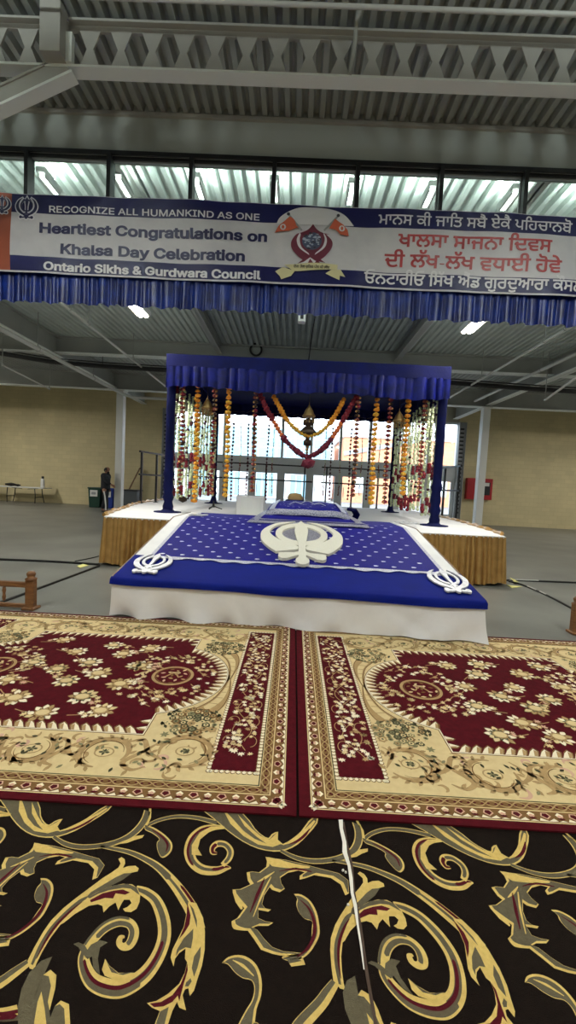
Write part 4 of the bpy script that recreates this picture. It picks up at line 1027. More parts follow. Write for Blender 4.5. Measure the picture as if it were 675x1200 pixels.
for L_, w_, mm in (([(350, 308), (400, 330), (480, 345), (560, 352)], [6, 34, 22, 6], Y_), ([(420, 372), (398, 400), (375, 420)], [4, 16, 3], Y_), ([(395, 400), (410, 470), (430, 560)], [4, 16, 4], M_), ([(420, 395), (430, 470), (455, 580)], [4, 10, 3], Y_), ([(440, 370), (500, 358), (580, 372)], [3, 10, 4], M_), ([(385, 545), (345, 505), (298, 462)], [6, 20, 5], Y_), ([(378, 598), (410, 628), (470, 640)], [8, 18, 8], Y_)):
    shapes.stroke(c6(L_), w_, mm, 3)
# leaf pods
leaf([(178, 335), (210, 338), (233, 365), (231, 410), (211, 460), (186, 502), (152, 535), (100, 575), (50, 602), (0, 615), (-40, 612), (-40, 596), (50, 582), (120, 540), (165, 480), (185, 450), (160, 440), (151, 410), (163, 375), (180, 355)], 6, (-5, 2), n=3)
shapes.stroke([(190, 360), (206, 400), (190, 460), (150, 515), (90, 565), (20, 600)], [3, 12, 14, 12, 10, 3], M_, 4)
shapes.poly([(-30, 600), (20, 590), (45, 605), (38, 632), (-30, 640)], Y_, 1); shapes.poly([(-30, 612), (15, 604), (32, 616), (-30, 626)], O_, 2)
c2 = lambda L: [(x + 637.5, y) for x, y in L]
shapes.lanes(c2([(352, 112), (300, 112), (250, 128), (212, 165), (196, 215), (208, 262), (250, 296), (310, 302), (352, 290), (378, 290)]), [10, 26, 42, 50, 50, 46, 44, 38, 28, 4], [(Y_, -1, 1, 0, 1), (O_, -.1, .55, .1, .9), (M_, -.55, -.1, .05, .6), (M_, .0, .7, .75, .98)], 2)
shapes.poly(c2([(350, 106), (290, 125), (242, 165), (232, 205), (250, 236), (205, 232), (205, 190), (240, 135), (290, 108)]), Y_, 6)
shapes.lanes(c2([(340, 278), (368, 248), (374, 215), (352, 188), (320, 184), (298, 200), (297, 222), (316, 226)]), [22, 28, 30, 28, 28, 26, 22, 10], [(Y_, -1, 1, 0, 1), (O_, -.4, .6, .05, .6), (M_, -.5, .6, .6, 1)], 6)
leaf(c2([(0, 100), (40, 113), (88, 145), (118, 180), (116, 215), (92, 240), (70, 243), (54, 210), (52, 178), (62, 162), (32, 138), (0, 122)]), 5, (-3, 0), n=3)
shapes.stroke(c2([(30, 122), (70, 148), (98, 185), (92, 220)]), [2, 9, 11, 3], M_, 4)
shapes.lanes(c2([(0, 108), (60, 80), (140, 64), (230, 70), (315, 92)]), [14, 15, 16, 18, 22], [(Y_, -1, 1, 0, 1), (O_, -.72, .72, 0, 1)], 1)
shapes.poly(c2([(0, 100), (14, 70), (18, 20), (28, 20), (26, 70), (10, 104)]), Y_, 3)
leaf(c4([(338, 257), (365, 232), (410, 222), (455, 235), (492, 270), (512, 330), (510, 400), (490, 460), (470, 560), (400, 560), (440, 470), (470, 420), (480, 370), (468, 335), (430, 325), (395, 300), (365, 265)]), 8, (-4, 3), n=3)
shapes.stroke(c4([(385, 245), (430, 270), (478, 315)]), [3, 14, 4], Y_, 4)
leaf(c4([(470, 540), (475, 520), (495, 520), (510, 545)]), 3, n=2)
# bottom leaf
c3 = lambda L: [(x, y + 450) for x, y in L]
shapes.poly(c3([(230, 230), (205, 285), (170, 360), (150, 425), (160, 380), (190, 310), (220, 288), (247, 312), (242, 370), (217, 465), (220, 500), (240, 450), (267, 425), (302, 440), (312, 600), (80, 600), (78, 450), (95, 370), (130, 300), (180, 250)]), O_, 10)
for P in ([(150, 600), (150, 520), (165, 430), (182, 385), (196, 460), (212, 600)], [(190, 312), (222, 289), (248, 312), (243, 370), (218, 468), (210, 430), (224, 360), (214, 318)], [(240, 450), (267, 424), (303, 440), (313, 600), (290, 600), (282, 460), (262, 440)]): shapes.poly(c3(P), Y_, 11)
shapes.poly(c3([(0, 485), (60, 478), (78, 490), (60, 505), (0, 510)]), M_, 9)
SX = [pz(400, 965, ZK), pz(434, 1170, ZK)]
seam_n = Vector((SX[0][1] - SX[1][1], -(SX[0][0] - SX[1][0]), 0)).normalized()     # towards +x
if seam_n.x < 0: seam_n = -seam_n
def carpet(side, label):
    x0, x1 = (-3.4, .6) if side < 0 else (-.2, 3.6)
    mb = MB(); mb.box(x0, x1, -.9, 4.1, .0005, ZK, 0)
    vs = []
    cache = [pz(x / 3.75, 940 + y / 3.75, ZK) for x, y, L in shapes.mb.v]
    zz = [ZK + .0004 + L * .00012 for x, y, L in shapes.mb.v]
    for k in range(-4, 5):
        for ky in (0, 1):
            pts = [(c[0] + k * PER + ky * .45, c[1] - ky * .93, z + ky * .00005) for c, z in zip(cache, zz)]
            xs = [p[0] for p in pts]
            if max(xs) < x0 - .1 or min(xs) > x1 + .1: continue
            mb.add(pts, [], 0); b = len(mb.v) - len(pts)
            for f, mi in zip(shapes.mb.f, shapes.mb.m):
                if all(x0 - .3 < pts[i][0] < x1 + .3 for i in f): mb.f.append([b + i for i in f]); mb.m.append(mi); mb.smooth.append(False)
    o = mb.build('patterned_carpet', ['c_dark', 'c_yellow', 'c_olive', 'c_maroon'])
    bm = bmesh.new(); bm.from_mesh(o.data)
    bmesh.ops.triangulate(bm, faces=[f for f in bm.faces if len(f.verts) > 4])
    co = Vector(SX[0]) + seam_n * (.003 * side)
    for c_, n_ in ((co, seam_n * -side), (Vector((x0 if side < 0 else x1, 0, 0)), Vector((side, 0, 0)))):
        bmesh.ops.bisect_plane(bm, geom=bm.verts[:] + bm.edges[:] + bm.faces[:], plane_co=c_, plane_no=n_, clear_outer=True)
    loose = [v for v in bm.verts if not v.link_faces]; bmesh.ops.delete(bm, geom=loose, context='VERTS')
    bm.to_mesh(o.data); bm.free()
    tag(place(o, ((x0 + x1) / 2, 1.2, 0)), label, 'carpet', 'dark scroll patterned carpets')
carpet(-1, 'dark brown carpet with golden scrolling leaves left of the torn white seam')
carpet(1, 'dark brown carpet with golden scrolling leaves right of the torn white seam')
# torn white tape on the seam
line = [(399, 962), (400, 972), (403.5, 988), (404, 1000), (409, 1016), (411, 1030), (412.5, 1048), (416, 1062), (419, 1085), (423, 1110), (426.5, 1138)]
wid = [5, 4, 4.6, 5.4, 3.6, 4.6, 3, 4, 2.6, 2.4, 1.2]
m = MB(); rows = [[], []]
for (x, y), w in zip(line, wid):
    for s, r in ((-1, rows[0]), (1, rows[1])):
        p = pz(x + s * w / 2 * R.uniform(.8, 1.2), y, ZK); r.append((p[0], p[1], ZK + .004 + .003 * R.random()))
m.grid(rows, 0, False)
m2 = MB(); rows = [[], []]
for (x, y), w in zip([(401, 964), (405, 988), (411, 1014), (414, 1048), (421, 1085), (427, 1130), (432, 1160), (440, 1205)], [3, 3, 3, 3, 3.5, 4, 4, 4]):
    for s, r in ((-1, rows[0]), (1, rows[1])):
        p = pz(x + 1 + s * w / 2, y, ZK); r.append((p[0], p[1], ZK + .003))
m2.grid(rows, 0, False)
o = m.build('seam_tape', 'tape_white')
tag(place(o, tuple(pz(410, 1030, 0))), 'torn strip of white tape along the seam of the dark carpets', 'tape')
m2.build('dark_backing', 'dark_backing', None).parent = o
for c in o.children: c.matrix_parent_inverse = Matrix.Translation(-o.location)
q = MB()
for x, y in ((402, 1020), (405, 1022), (408, 1060)): q.blob(pz(x, y, ZK + .003), .005, 0)
c = q.build('scrap', 'tape_white'); c.parent = o; c.matrix_parent_inverse = Matrix.Translation(-o.location)

# --- two maroon and cream rugs
MA, CR, TA, BR, PA, GR_, SG, PK, DK = range(9)
RUGM = ['r_maroon', 'r_cream', 'r_tan', 'r_brown', 'r_pale', 'r_green', 'r_sage', 'r_pink', 'c_dark']
LR, WR, V0 = 3.1, 2.46, 1.735
ZR = .018
def star(u, v, r0, r1, n, a0=0., sq=1.0):
    return [(u + (r0 if k % 2 else r1) * math.cos(a0 + PI * k / n), v + sq * (r0 if k % 2 else r1) * math.sin(a0 + PI * k / n)) for k in range(2 * n)]
def ivy(u, v, s, a):
    P = [(0, -.25), (.35, -.55), (.45, -.15), (1, -.2), (.6, .15), (.75, .65), (.25, .45), (0, 1.1), (-.25, .45), (-.75, .65), (-.6, .15), (-1, -.2), (-.45, -.15), (-.35, -.55)]
    c, d = math.cos(a), math.sin(a); return [(u + s * (x * c - y * d), v + s * (x * d + y * c)) for x, y in P]
def drop(u, v, l, w, a):
    P = [(0, -1), (.7, -.45), (1, .1), (.55, .65), (0, 1), (-.55, .65), (-1, .1), (-.7, -.45)]
    c, d = math.cos(a), math.sin(a); return [(u + x * w * c - y * l * d, v + x * w * d + y * l * c) for x, y in P]
def rug(s, xe, label, flowers):
    rr = random.Random(5 if s > 0 else 9)
    f = Flat(lambda u, v, L: (xe + s * u, V0 + v, ZR + .0003 + L * .0002))
    f.mb.box(min(xe - s * .014, xe + s * LR), max(xe - s * .014, xe + s * LR), V0, V0 + WR, .0105, ZR, MA)
    def rect(i, mi, L, a=0, b=None): f.poly([(i, i), (LR - i, i), (LR - i, WR - i), (i, WR - i)], mi, L)
    for i, mi, L in ((.040, CR, 1), (.046, BR, 2), (.106, CR, 3), (.112, BR, 4), (.158, CR, 5), (.162, GR_, 6), (.168, CR, 7)): rect(i, mi, L)
    # borders
    for side in range(4):
        LEN = LR if side < 2 else WR
        pos = [lambda t, d: (t, d), lambda t, d: (t, WR - d), lambda t, d: (d, t), lambda t, d: (LR - d, t)][side]
        n = int((LEN - .14) / .128); st = (LEN - .14) / n
        for k in range(n + 1):
            t = .07 + k * st
            f.poly([pos(t + a, b) for a, b in ((0, .060), (.024, .078), (.014, .098), (-.014, .098), (-.024, .078))], PK, 8)
            f.poly([pos(t + a, b) for a, b in ((0, .066), (.017, .080), (.009, .094), (-.009, .094), (-.017, .080))], MA, 9)
            f.poly([pos(t + a, b) for a, b in ((-.042, .050), (-.030, .066), (-.016, .058), (0, .050), (.016, .058), (.030, .066), (.042, .050), (.02, .048), (-.02, .048))], PA, 10)
            if k < n:
                t += st / 2
                f.poly([pos(t + a, b) for a, b in ((0, .070), (.018, .086), (0, .101), (-.018, .086))], PA, 8); f.poly([pos(t + a, b) for a, b in ((0, .064), (.016, .078), (0, .088), (-.016, .078))], PK, 9)
                f.poly([pos(t + a, b) for a, b in ((-.020, .066), (0, .058), (.020, .066), (0, .072))], MA, 10)
                f.poly([pos(t + a, b) for a, b in ((-.02, .048), (0, .056), (.02, .048))], PA, 10)
        n2 = int((LEN - .25) / .062); st2 = (LEN - .25) / n2
        for k in range(n2):
            t = .125 + (k + .5) * st2
            f.poly([pos(t + a, b) for a, b in ((-.024, .133), (-.012, .126), (.012, .128), (.024, .137), (.012, .144), (-.012, .142))], MA, 10)
        tt = np.linspace(.118, LEN - .118, n2 * 6)
        for ph in (0, PI):
            f.strip([pos(t, .135 + .018 * math.cos(PI * (t - .125) / st2 + ph) - .004) for t in tt], [pos(t, .135 + .018 * math.cos(PI * (t - .125) / st2 + ph) + .004) for t in tt], TA, 11 + (ph > 0))
    # end panels
    for mir in (0, 1):
        U = (lambda u: LR - u) if mir else (lambda u: u)
        f.poly([(U(.187), .255), (U(.415), .255), (U(.415), WR - .255), (U(.187), WR - .255)], MA, 8)
        bead = [(u, v) for u in (.178, .424) for v in np.linspace(.245, WR - .245, 74)] + [(u, v) for v in (.245, WR - .245) for u in np.linspace(.19, .412, 9)]
        for u, v in bead:
            f.poly(circ(U(u), v, .0135, 8), BR, 9); f.poly(circ(U(u) - .001, v + .002, .0105, 7), PA, 10)
        for ph in (0, PI):
            c = [(U(.30 + .055 * math.sin(v * 13 + ph)), v) for v in np.linspace(.42, WR - .30, 40)]
            f.stroke(c, .005, TA, 9, 2)
            for v in np.linspace(.5, WR - .4, 9): f.stroke([(U(.30 + (.06 if ph else -.06) + .034 * math.cos(t)), v + .05 * math.sin(t)) for t in np.linspace(0, 4.6, 9)], .0045, TA, 9, 2)
            for v in np.arange(.40, WR - .29, .0165):
                a = rr.uniform(0, 6.28); du = rr.uniform(-.085, .085)
                f.poly(ivy(U(.30 + du), v + rr.uniform(-.012, .012), rr.uniform(.015, .024), a), rr.choice((PA, CR, PA, CR, TA)), 11 + int(rr.random() * 3))
    # field
    uc, vc, Rr = 1.025, WR / 2, .53; u1, vf = .85, .515
    def outline(e):
        r = Rr + e; uu = u1 - e; b0 = math.acos(max(-1, min(1, (uu - uc) / r)))
        arc = [(uc + r * math.cos(a), vc + r * math.sin(a)) for a in np.linspace(b0, 2 * PI - b0, 40)]
        left = [(uu, WR - vf + e)] + arc + [(uu, vf - e)]
        return left + [(LR - u, v) for u, v in left[::-1]]
    f.poly(outline(.040), CR, 8); f.poly(outline(.016), BR, 9); f.poly(outline(.010), PA, 10); f.poly(outline(.003), MA, 11)
    # teeth round the field
    def tooth(u, v, a, l=.066, w=.029, skew=.45):
        c, d = math.cos(a), math.sin(a); T = lambda x, y: (u + x * c - y * d, v + x * d + y * c)
        f.poly([T(-w * 1.05, -.004), T(w * 1.05, -.004), T(w * .9 + l * skew, l * .7), T(l * skew * 1.2, l * 1.18), T(-w * .5 + l * skew * .6, l * .75)], BR, 12)
        f.poly([T(-w, -.002), T(w * .75, -.002), T(w * .55 + l * skew, l * .6), T(l * skew * 1.1, l), T(-w * .4 + l * skew * .5, l * .62)], PA, 13)
        f.poly([T(w * .2, 0), T(w * .75, 0), T(w * .55 + l * skew, l * .6), T(l * skew * 1.0, l * .85)], TA, 14)
    for u in np.arange(u1 + .06, LR - u1 - .02, .064):
        tooth(u, vf, 0); tooth(u, WR - vf, PI, skew=-.35)
    for mir in (0, 1):
        for a in np.linspace(math.acos((u1 - uc) / Rr) + .06, 2 * PI - math.acos((u1 - uc) / Rr) - .06, 23):
            uu, vv = uc + Rr * math.cos(a), vc + Rr * math.sin(a)
            aa = a + PI / 2
            if mir: uu = LR - uu; aa = -aa
            tooth(uu, vv, aa, .070, .030, 0)
        for v in (vf + .05, vf + .12, WR - vf - .05, WR - vf - .12):
            tooth(LR - u1 if mir else u1, v, PI / 2 if mir else -PI / 2, .05, .024, 0)
    # medallions with their wreaths
    for mir in (0, 1):
        U = (lambda u: LR - u) if mir else (lambda u: u)
        mu = .885
        f.poly(circ(U(mu), vc, .150, 40), TA, 12); f.poly(circ(U(mu), vc, .128, 36), MA, 13); f.poly(circ(U(mu), vc, .122, 36), BR, 14); f.poly(circ(U(mu), vc, .117, 36), MA, 15)
        for k in range(16):
            a = k * 2.4; r = .028 * math.sqrt(k) + .006
            f.poly(drop(U(mu) + r * math.cos(a), vc + r * math.sin(a), .020, .010, a * 1.7), rr.choice((TA, PK, BR, CR)), 16 + k % 3)
        f.stroke([(U(mu - .05), vc - .03), (U(mu), vc + .035), (U(mu + .05), vc - .03)], .012, TA, 20); f.stroke([(U(mu - .045), vc + .045), (U(mu + .045), vc + .045)], .012, CR, 20)
        for k in range(130):
            a = rr.uniform(0, 2 * PI); r = rr.uniform(.19, .40); u, v = mu + r * math.cos(a) * 1.0, vc + r * math.sin(a) * 1.05
            if math.hypot(u - uc, v - vc) > Rr - .085 and u < uc: continue
            if u > uc + .14 or abs(v - vc) > .62: continue
            f.poly(ivy(U(u), v, rr.uniform(.019, .030), rr.uniform(0, 6.3)), rr.choice((PA, CR, CR, TA)), 13 + k % 4)
            if k % 4 == 0: f.stroke([(U(u - .05), v - .03), (U(u), v), (U(u + .04), v + .045)], .006, TA, 12, 3)
        for k in range(5): f.poly(drop(U(mu + .20 + .05 * k / 5), vc + .03 + .05 * math.sin(k * 2), .035, .012, k * 1.3), CR, 16)
    # blossoms strewn over the field
    for n_, (u, v) in enumerate(flowers):
        a0 = rr.uniform(0, 6.28); S = rr.uniform(.90, 1.10); dark = rr.random() < .4
        a = rr.choice((.4, PI - .4, -.5, PI + .5, 0, PI))
        for aa, far in ((a, 1),):
            lu, lv = u + .105 * far * math.cos(aa), v + .105 * far * math.sin(aa)
            if far == 1: f.stroke([(u, v), (lu, lv), (lu + .085 * math.cos(aa + .3), lv + .085 * math.sin(aa + .3))], .007, TA, 12, 3)
            for q in range(3 if far == 1 else 2):
                pu, pv, pa, ps = lu + rr.uniform(-.03, .03), lv + rr.uniform(-.045, .045), aa + rr.uniform(-1.4, 1.4), rr.uniform(.026, .035)
                f.poly(ivy(pu, pv, ps, pa), BR, 13 + 2 * q); f.poly(ivy(pu + .003, pv + .003, ps * .8, pa), rr.choice((CR, PK, PA)), 14 + 2 * q)
        for k in range(10):
            t = a0 + 2 * PI * k / 10 + rr.uniform(-.15, .15); r = .058 * S * rr.uniform(.9, 1.15); l = rr.uniform(.026, .036) * S
            f.poly(drop(u + r * math.cos(t), v + r * math.sin(t), l * 1.15, .0225 * S, t - PI / 2), BR, 19); f.poly(drop(u + r * math.cos(t), v + r * math.sin(t), l, .0175 * S, t - PI / 2), rr.choice((PA, CR, PA, TA)), 20)
        f.poly(star(u, v, .042 * S, .062 * S, 9, a0), GR_ if dark else BR, 21); f.poly(star(u, v, .036 * S, .050 * S, 9, a0), SG if dark else TA, 22)
        f.poly(circ(u + .004, v, .046 * S, 14, .038 * S), TA, 23); f.poly(circ(u + .004, v + .002, .038 * S, 12, .030 * S), CR, 24)
    # cream ground: horns, bouquets, scrolls, small dark leaves
    for mu_ in (0, 1):
        for mv in (0, 1):
            T = lambda u, v: (LR - u if mu_ else u, WR - v if mv else v)
            TT = lambda P: [T(*p) for p in P]
            f.poly(TT(spline([(.475, vc + .06), (.485, vc - .12), (.53, vc - .30), (.61, vc - .42)], 5) + spline([(.52, vc - .52), (.455, vc - .38), (.44, vc - .2), (.462, vc), (.475, vc + .06)], 5)[:-1]), TA, 11)
            f.poly(TT(spline([(.470, vc + .02), (.476, vc - .12), (.515, vc - .29), (.575, vc - .40)], 5) + spline([(.545, vc - .45), (.475, vc - .32), (.455, vc - .16), (.466, vc + .02)], 5)[:-1]), CR, 12)
            f.stroke(TT([(.478, vc + .06), (.487, vc - .12), (.532, vc - .30), (.612, vc - .42)]), .008, BR, 13); f.stroke(TT([(.462, vc), (.438, vc - .2), (.453, vc - .38), (.518, vc - .52)]), .007, BR, 13)
            for k in range(4): f.stroke(TT([(.447 + .012 * k, vc - .12 - .08 * k), (.50 + .018 * k, vc - .14 - .07 * k)]), .007, TA, 13, 2)
            f.poly(TT(circ(.575, vc - .49, .095, 20, .06)), BR, 13); f.poly(TT(circ(.575, vc - .49, .083, 20, .05)), CR, 14)
            for k in range(34):
                a = k * 2.4; r = .0225 * math.sqrt(k); u, v = .60 + r * math.cos(a) * 1.25, vc - .56 + r * math.sin(a)
                col = rr.choice((GR_, GR_, SG, BR, TA, CR)); rad = rr.uniform(.022, .034)
                f.poly(TT(star(u, v, rad * .75, rad, 6, a)), col, 15 + k % 4)
                f.poly(TT(circ(u, v, rad * .5, 8)), rr.choice((CR, SG, TA)), 19); f.poly(TT(circ(u, v, rad * .25, 6)), GR_, 20)
            for k in range(34):
                a = rr.uniform(0, 6.28); u, v = .60 + .165 * math.cos(a) * rr.uniform(.85, 1.15), vc - .56 + .125 * math.sin(a) * rr.uniform(.85, 1.2)
                f.poly(TT(drop(u, v, .020, .010, a + rr.uniform(-.6, .6))), rr.choice((GR_, GR_, SG)), 14)
            for (u, v, ra) in ((.575, .385, .125), (.985, .340, .115), (1.36, .335, .10)):
                a0 = rr.uniform(0, 6.28)
                c = [(u + ra * 1.08 * math.cos(a), v + ra * math.sin(a)) for a in np.linspace(a0, a0 + 5.2, 18)]
                f.stroke(TT(c), [.008, .03, .04, .038, .03, .036, .028, .01], TA, 11, 3)
                for a in np.linspace(a0 + .2, a0 + 5.0, 13): f.poly(TT(drop(u + (ra + .022) * 1.08 * math.cos(a), v + (ra + .02) * math.sin(a), .022, .011, a + .9)), TA, 11)
                f.stroke(TT([(u + (ra - .018) * math.cos(a), v + (ra - .02) * math.sin(a)) for a in np.linspace(a0 + .4, a0 + 4.6, 14)]), [.002, .008, .008, .002], BR, 13, 3)
                f.poly(TT(circ(u, v, .052, 14, .040)), TA, 12); f.poly(TT(circ(u, v, .044, 14, .033)), CR, 13); f.poly(TT(star(u, v, .012, .030, 5, a0)), SG, 14)
                for k in range(4): f.poly(TT(drop(u + .018 * math.cos(a0 + k * 1.57), v + .014 * math.sin(a0 + k * 1.57), .012, .007, k * 1.57)), GR_, 15)
            for P, w in (([(.66, .30), (.76, .36), (.82, .46), (.90, .43)], [.004, .03, .026, .008]), ([(.72, .46), (.79, .36), (.86, .27), (.80, .22), (.74, .25)], [.006, .026, .03, .022, .006]), ([(1.08, .27), (1.17, .33), (1.22, .42), (1.30, .44)], [.004, .03, .026, .008]), ([(1.12, .45), (1.20, .34), (1.25, .25), (1.19, .22)], [.006, .024, .03, .008]), ([(1.46, .24), (1.52, .32), (1.55, .42)], [.006, .03, .02]), ([(.45, .52), (.50, .47), (.47, .40), (.44, .34)], [.004, .02, .02, .004])):
                f.stroke(TT(P), w, TA, 12, 5)
                for q in range(3):
                    p = P[min(q + 1, len(P) - 1)]; f.poly(TT(drop(p[0] + rr.uniform(-.03, .03), p[1] + rr.uniform(-.03, .03), .026, .011, rr.uniform(0, 6.28))), TA, 12)
            for k in range(26):
                u, v = rr.uniform(.44, 1.55), rr.uniform(.20, .48); t = rr.uniform(0, 6.28); b_ = rr.choice((-1, 1)); r = rr.uniform(.03, .055)
                f.stroke(TT([(u + r * math.cos(t + b_ * q * .8) * (1 - .12 * q), v + r * math.sin(t + b_ * q * .8) * (1 - .12 * q)) for q in range(5)]), [.004, .016, .020, .014, .004], rr.choice((TA, TA, PK)), 11, 4)
            for k in range(34):
                u, v = rr.uniform(.45, 1.54), rr.uniform(.20, .47)
                f.poly(TT(drop(u, v, .018, .009, rr.uniform(0, 6.28))), GR_ if rr.random() < .72 else SG, 16)
            f.poly(TT(star(.725, .52, .014, .03, 6)), SG, 14); f.poly(TT(drop(.70, .455, .03, .010, 1.2)), SG, 14)
    o = f.mb.build('floral_rug', RUGM)
    tag(place(o, (xe + s * LR / 2, V0 + WR / 2, .009)), label, 'rug', 'maroon and cream floral rugs')
def fl(pxs): return [pz(x, y, ZR) for x, y in pxs]
xr_, xl_ = .108, .068
FRt = [(500 + a / 3.857, 740 + b / 3.857) for a, b in ((90, 155), (235, 150), (505, 160), (230, 195), (430, 195), (170, 250), (395, 255), (620, 255), (335, 295), (555, 310), (225, 340), (490, 350), (430, 415), (330, 470), (595, 480), (660, 420))]
FLt = [(a / 3.97, 720 + b / 3.97) for a, b in ((305, 120), (530, 145), (360, 175), (575, 185), (160, 225), (420, 225), (640, 240), (270, 255), (460, 275), (40, 305), (310, 310), (560, 325), (70, 390), (385, 385), (200, 460), (470, 450))] + [(150 + 85 / 3.214, 720 + 130 / 3.214), (150 + 50 / 3.214, 720 + 195 / 3.214)]
fr2 = [(p[0] - xr_, p[1] - V0) for p in fl(FRt)]; fl2 = [(xl_ - p[0], p[1] - V0) for p in fl(FLt)]
fr2 = [p for p in fr2 if 1.0 < p[0] < 2.2]; fl2 = [p for p in fl2 if 1.0 < p[0] < 2.2]
rug(1, xr_, 'right hand maroon and cream floral rug lying in front of the platform', fr2)
rug(-1, xl_, 'left hand maroon and cream floral rug lying in front of the platform', fl2)

# ------------------------------------------------------------------ low wooden rails at the rug corners
def woodrail(corner, dirx, label, n=4):
    o = thing('wooden_rail', (corner[0], corner[1], 0), label, 'railing', 'low wooden rails')
    x, y = corner; Hh = .375; wd = .047
    def post(px__):
        q = MB(); q.box(px__ - wd, px__ + wd, y - wd * .7, y + wd * .7, .0, Hh - .06)
        q2 = bevel(q.build('post', 'wood', o), .008)
        q = MB(); q.lathe([(.055, 0), (.060, .015), (.035, .03), (.042, .05), (.045, .07), (.03, .09), (.001, .096)], (px__, y, Hh - .06), 12); q.build('finial', 'wood', o)
    post(x)
    bevel(MB().box(x - wd - .016, x + wd + .022, y - .07, y + .07, .0, .03).build('foot', 'wood', o), .01)
    x1 = x + dirx * 1.5; post(x1)
    bevel(MB().box(min(x, x1), max(x, x1), y - .022, y + .022, Hh - .145, Hh - .085).build('top_rail', 'wood', o), .01)
    bevel(MB().box(min(x, x1), max(x, x1), y - .022, y + .022, .012, .055).build('bottom_rail', 'wood', o), .01)
    for k in range(1, n + 1):
        xx = x + dirx * (.06 + 1.44 * k / (n + 1)) - dirx * .06
        MB().tube([(xx, y, z) for z in np.linspace(.08, Hh - .15, 9)], .016, 8, rad=[.014, .016, .020, .016, .013, .016, .020, .016, .014]).build('baluster', 'wood', o)
c = pz(29, 717, 0); woodrail((c[0], c[1] + .10), -1, 'low turned wooden rail at the back of the left rug')
c = pz(677, 747, 0); woodrail((c[0] + .05, c[1] + .12), 1, 'low wooden rail post at the back of the right rug')

# ------------------------------------------------------------------ lines taped on the concrete
def tape(name, P, w, m_, label, z=.003, cat='tape', shine=()):
    pts = [pz(x, y, 0) for x, y in P]
    o = thing(name, tuple(pts[0]), label, cat, 'cable runs taped to the floor' if cat == 'cable' else None)
    q = MB(); S = spline(pts, 8)
    q.tube([(p[0], p[1], w * .18) for p in S], w * .32, 6); q.build('cover', m_, o)
    if shine:
        q = MB()
        for a, b in shine:
            i0, i1 = int(a * (len(S) - 1)), int(b * (len(S) - 1)) + 1
            q.tube([(p[0], p[1] - w * .1, w * .28 + .004) for p in S[i0:i1 + 1]], w * .25, 5)
        q.build('painted_glint', 'tape_shine', o)  # pale pieces painting light glints onto the black cover
    return o
tape('taped_cable', [(-80, 653), (0, 656.5), (60, 659), (116, 662.5)], .07, 'tape_black', 'black cable run across the floor to the left end of the stage', cat='cable')
tape('taped_cable', [(-60, 726), (0, 707), (60, 685), (116, 664)], .055, 'tape_black', 'black cable slanting from the wooden rail to the left end of the stage', cat='cable')
tape('taped_cable', [(88, 658), (104, 655), (116, 652)], .03, 'tape_black', 'short thin dark cable beside the left end of the stage', cat='cable')
tape('taped_cable', [(585, 681), (610, 681), (675, 683.5), (760, 686)], .06, 'tape_black', 'black cable with painted pale glints run across the floor to the right', cat='cable', shine=((.24, .34), (.38, .42)))
tape('taped_cable', [(596, 682), (612, 686), (640, 698), (676, 717), (740, 752)], .05, 'tape_black', 'black cable slanting forward from the right end of the stage', cat='cable', shine=((.32, .38), (.46, .49)))
for P, lab in (([(90, 664), (97, 661.5), (104, 663), (94, 666)], 'pale green scrap on the floor beside the left end of the stage'), ([(597, 680), (602, 682), (607, 685.5), (602, 685)], 'yellow tape scrap on the cable beside the right end of the stage'), ([(594, 686), (602, 687), (612, 688), (600, 689.5)], 'faded yellow floor scrap in front of the right cable')):
    pts = [pz(x, y, 0) for x, y in P]; zz = .045 if '602, 682' in str(P) else .004
    q = MB(); q.add([(p[0], p[1], zz) for p in pts] + [(p[0], p[1], zz + .006) for p in pts], [(3, 2, 1, 0), (4, 5, 6, 7), (0, 1, 5, 4), (1, 2, 6, 5), (2, 3, 7, 6), (3, 0, 4, 7)])
    tag(place(q.build('floor_scrap', 'scrap_yellow'), tuple(pts[0][:2]) + (0,)), lab, 'scrap')

# ------------------------------------------------------------------ the far left: table, bins, man
ta, tb = py(5, 568, 19.6), py(56, 570.5, 19.6)
zt_ = .76
def ftable(x0, x1, y, label):
    o = thing('folding_table', ((x0 + x1) / 2, y, 0), label, 'table', 'folding tables by the left wall')
    bevel(MB().box(x0, x1, y - .38, y + .38, zt_ - .045, zt_).build('tabletop', 'white_paint', o), .012)
    for xx, s in ((x0 + .35, 1), (x1 - .45, -1)):
        q = MB()
        for yy in (-.28, .28): q.tube([(xx, y + yy, zt_ - .05), (xx - s * .03, y + yy, .4), (xx + s * .10 * (yy < 0) - s * .12, y + yy, .02)], .02, 6)
        q.tube([(xx - s * .05, y - .28, .3), (xx - s * .05, y + .28, .3)], .016, 6); q.tube([(xx, y, zt_ - .06), (xx + s * .5, y, zt_ - .10)], .014, 6)
        q.build('leg_frame', 'black_pipe', o)
    return o
ftable(ta[0], tb[0], 19.6, 'white folding table against the beige wall holding a bottle')
ftable(ta[0] - 2.65, ta[0] - .15, 19.5, 'white folding table cut off by the left edge of the photo')
c = py(13, 566, 19.5); o = MB(); o.blob((c[0], 19.5, zt_ + .08), .14, 0, 2.4, 1.2, .6, .08); o.blob((c[0] + .35, 19.45, zt_ + .06), .08, 0, 2, 1, .7, .08)
tag(place(o.build('black_bag', 'black'), (c[0], 19.5, zt_)), 'black bag lying on the folding table', 'bag')
c = py(50, 568, 19.6); o = thing('bottle', (c[0], 19.6, zt_), 'tall white bottle with black cap on the folding table', 'bottle')
MB().lathe([(.001, 0), (.085, 0), (.09, .02), (.09, .36), (.06, .42), (.04, .43)], (c[0], 19.6, zt_), 14).build('body', 'white_paint', o)
MB().lathe([(.05, .42), (.055, .43), (.055, .53), (.001, .535)], (c[0], 19.6, zt_), 12).build('cap', 'black', o)
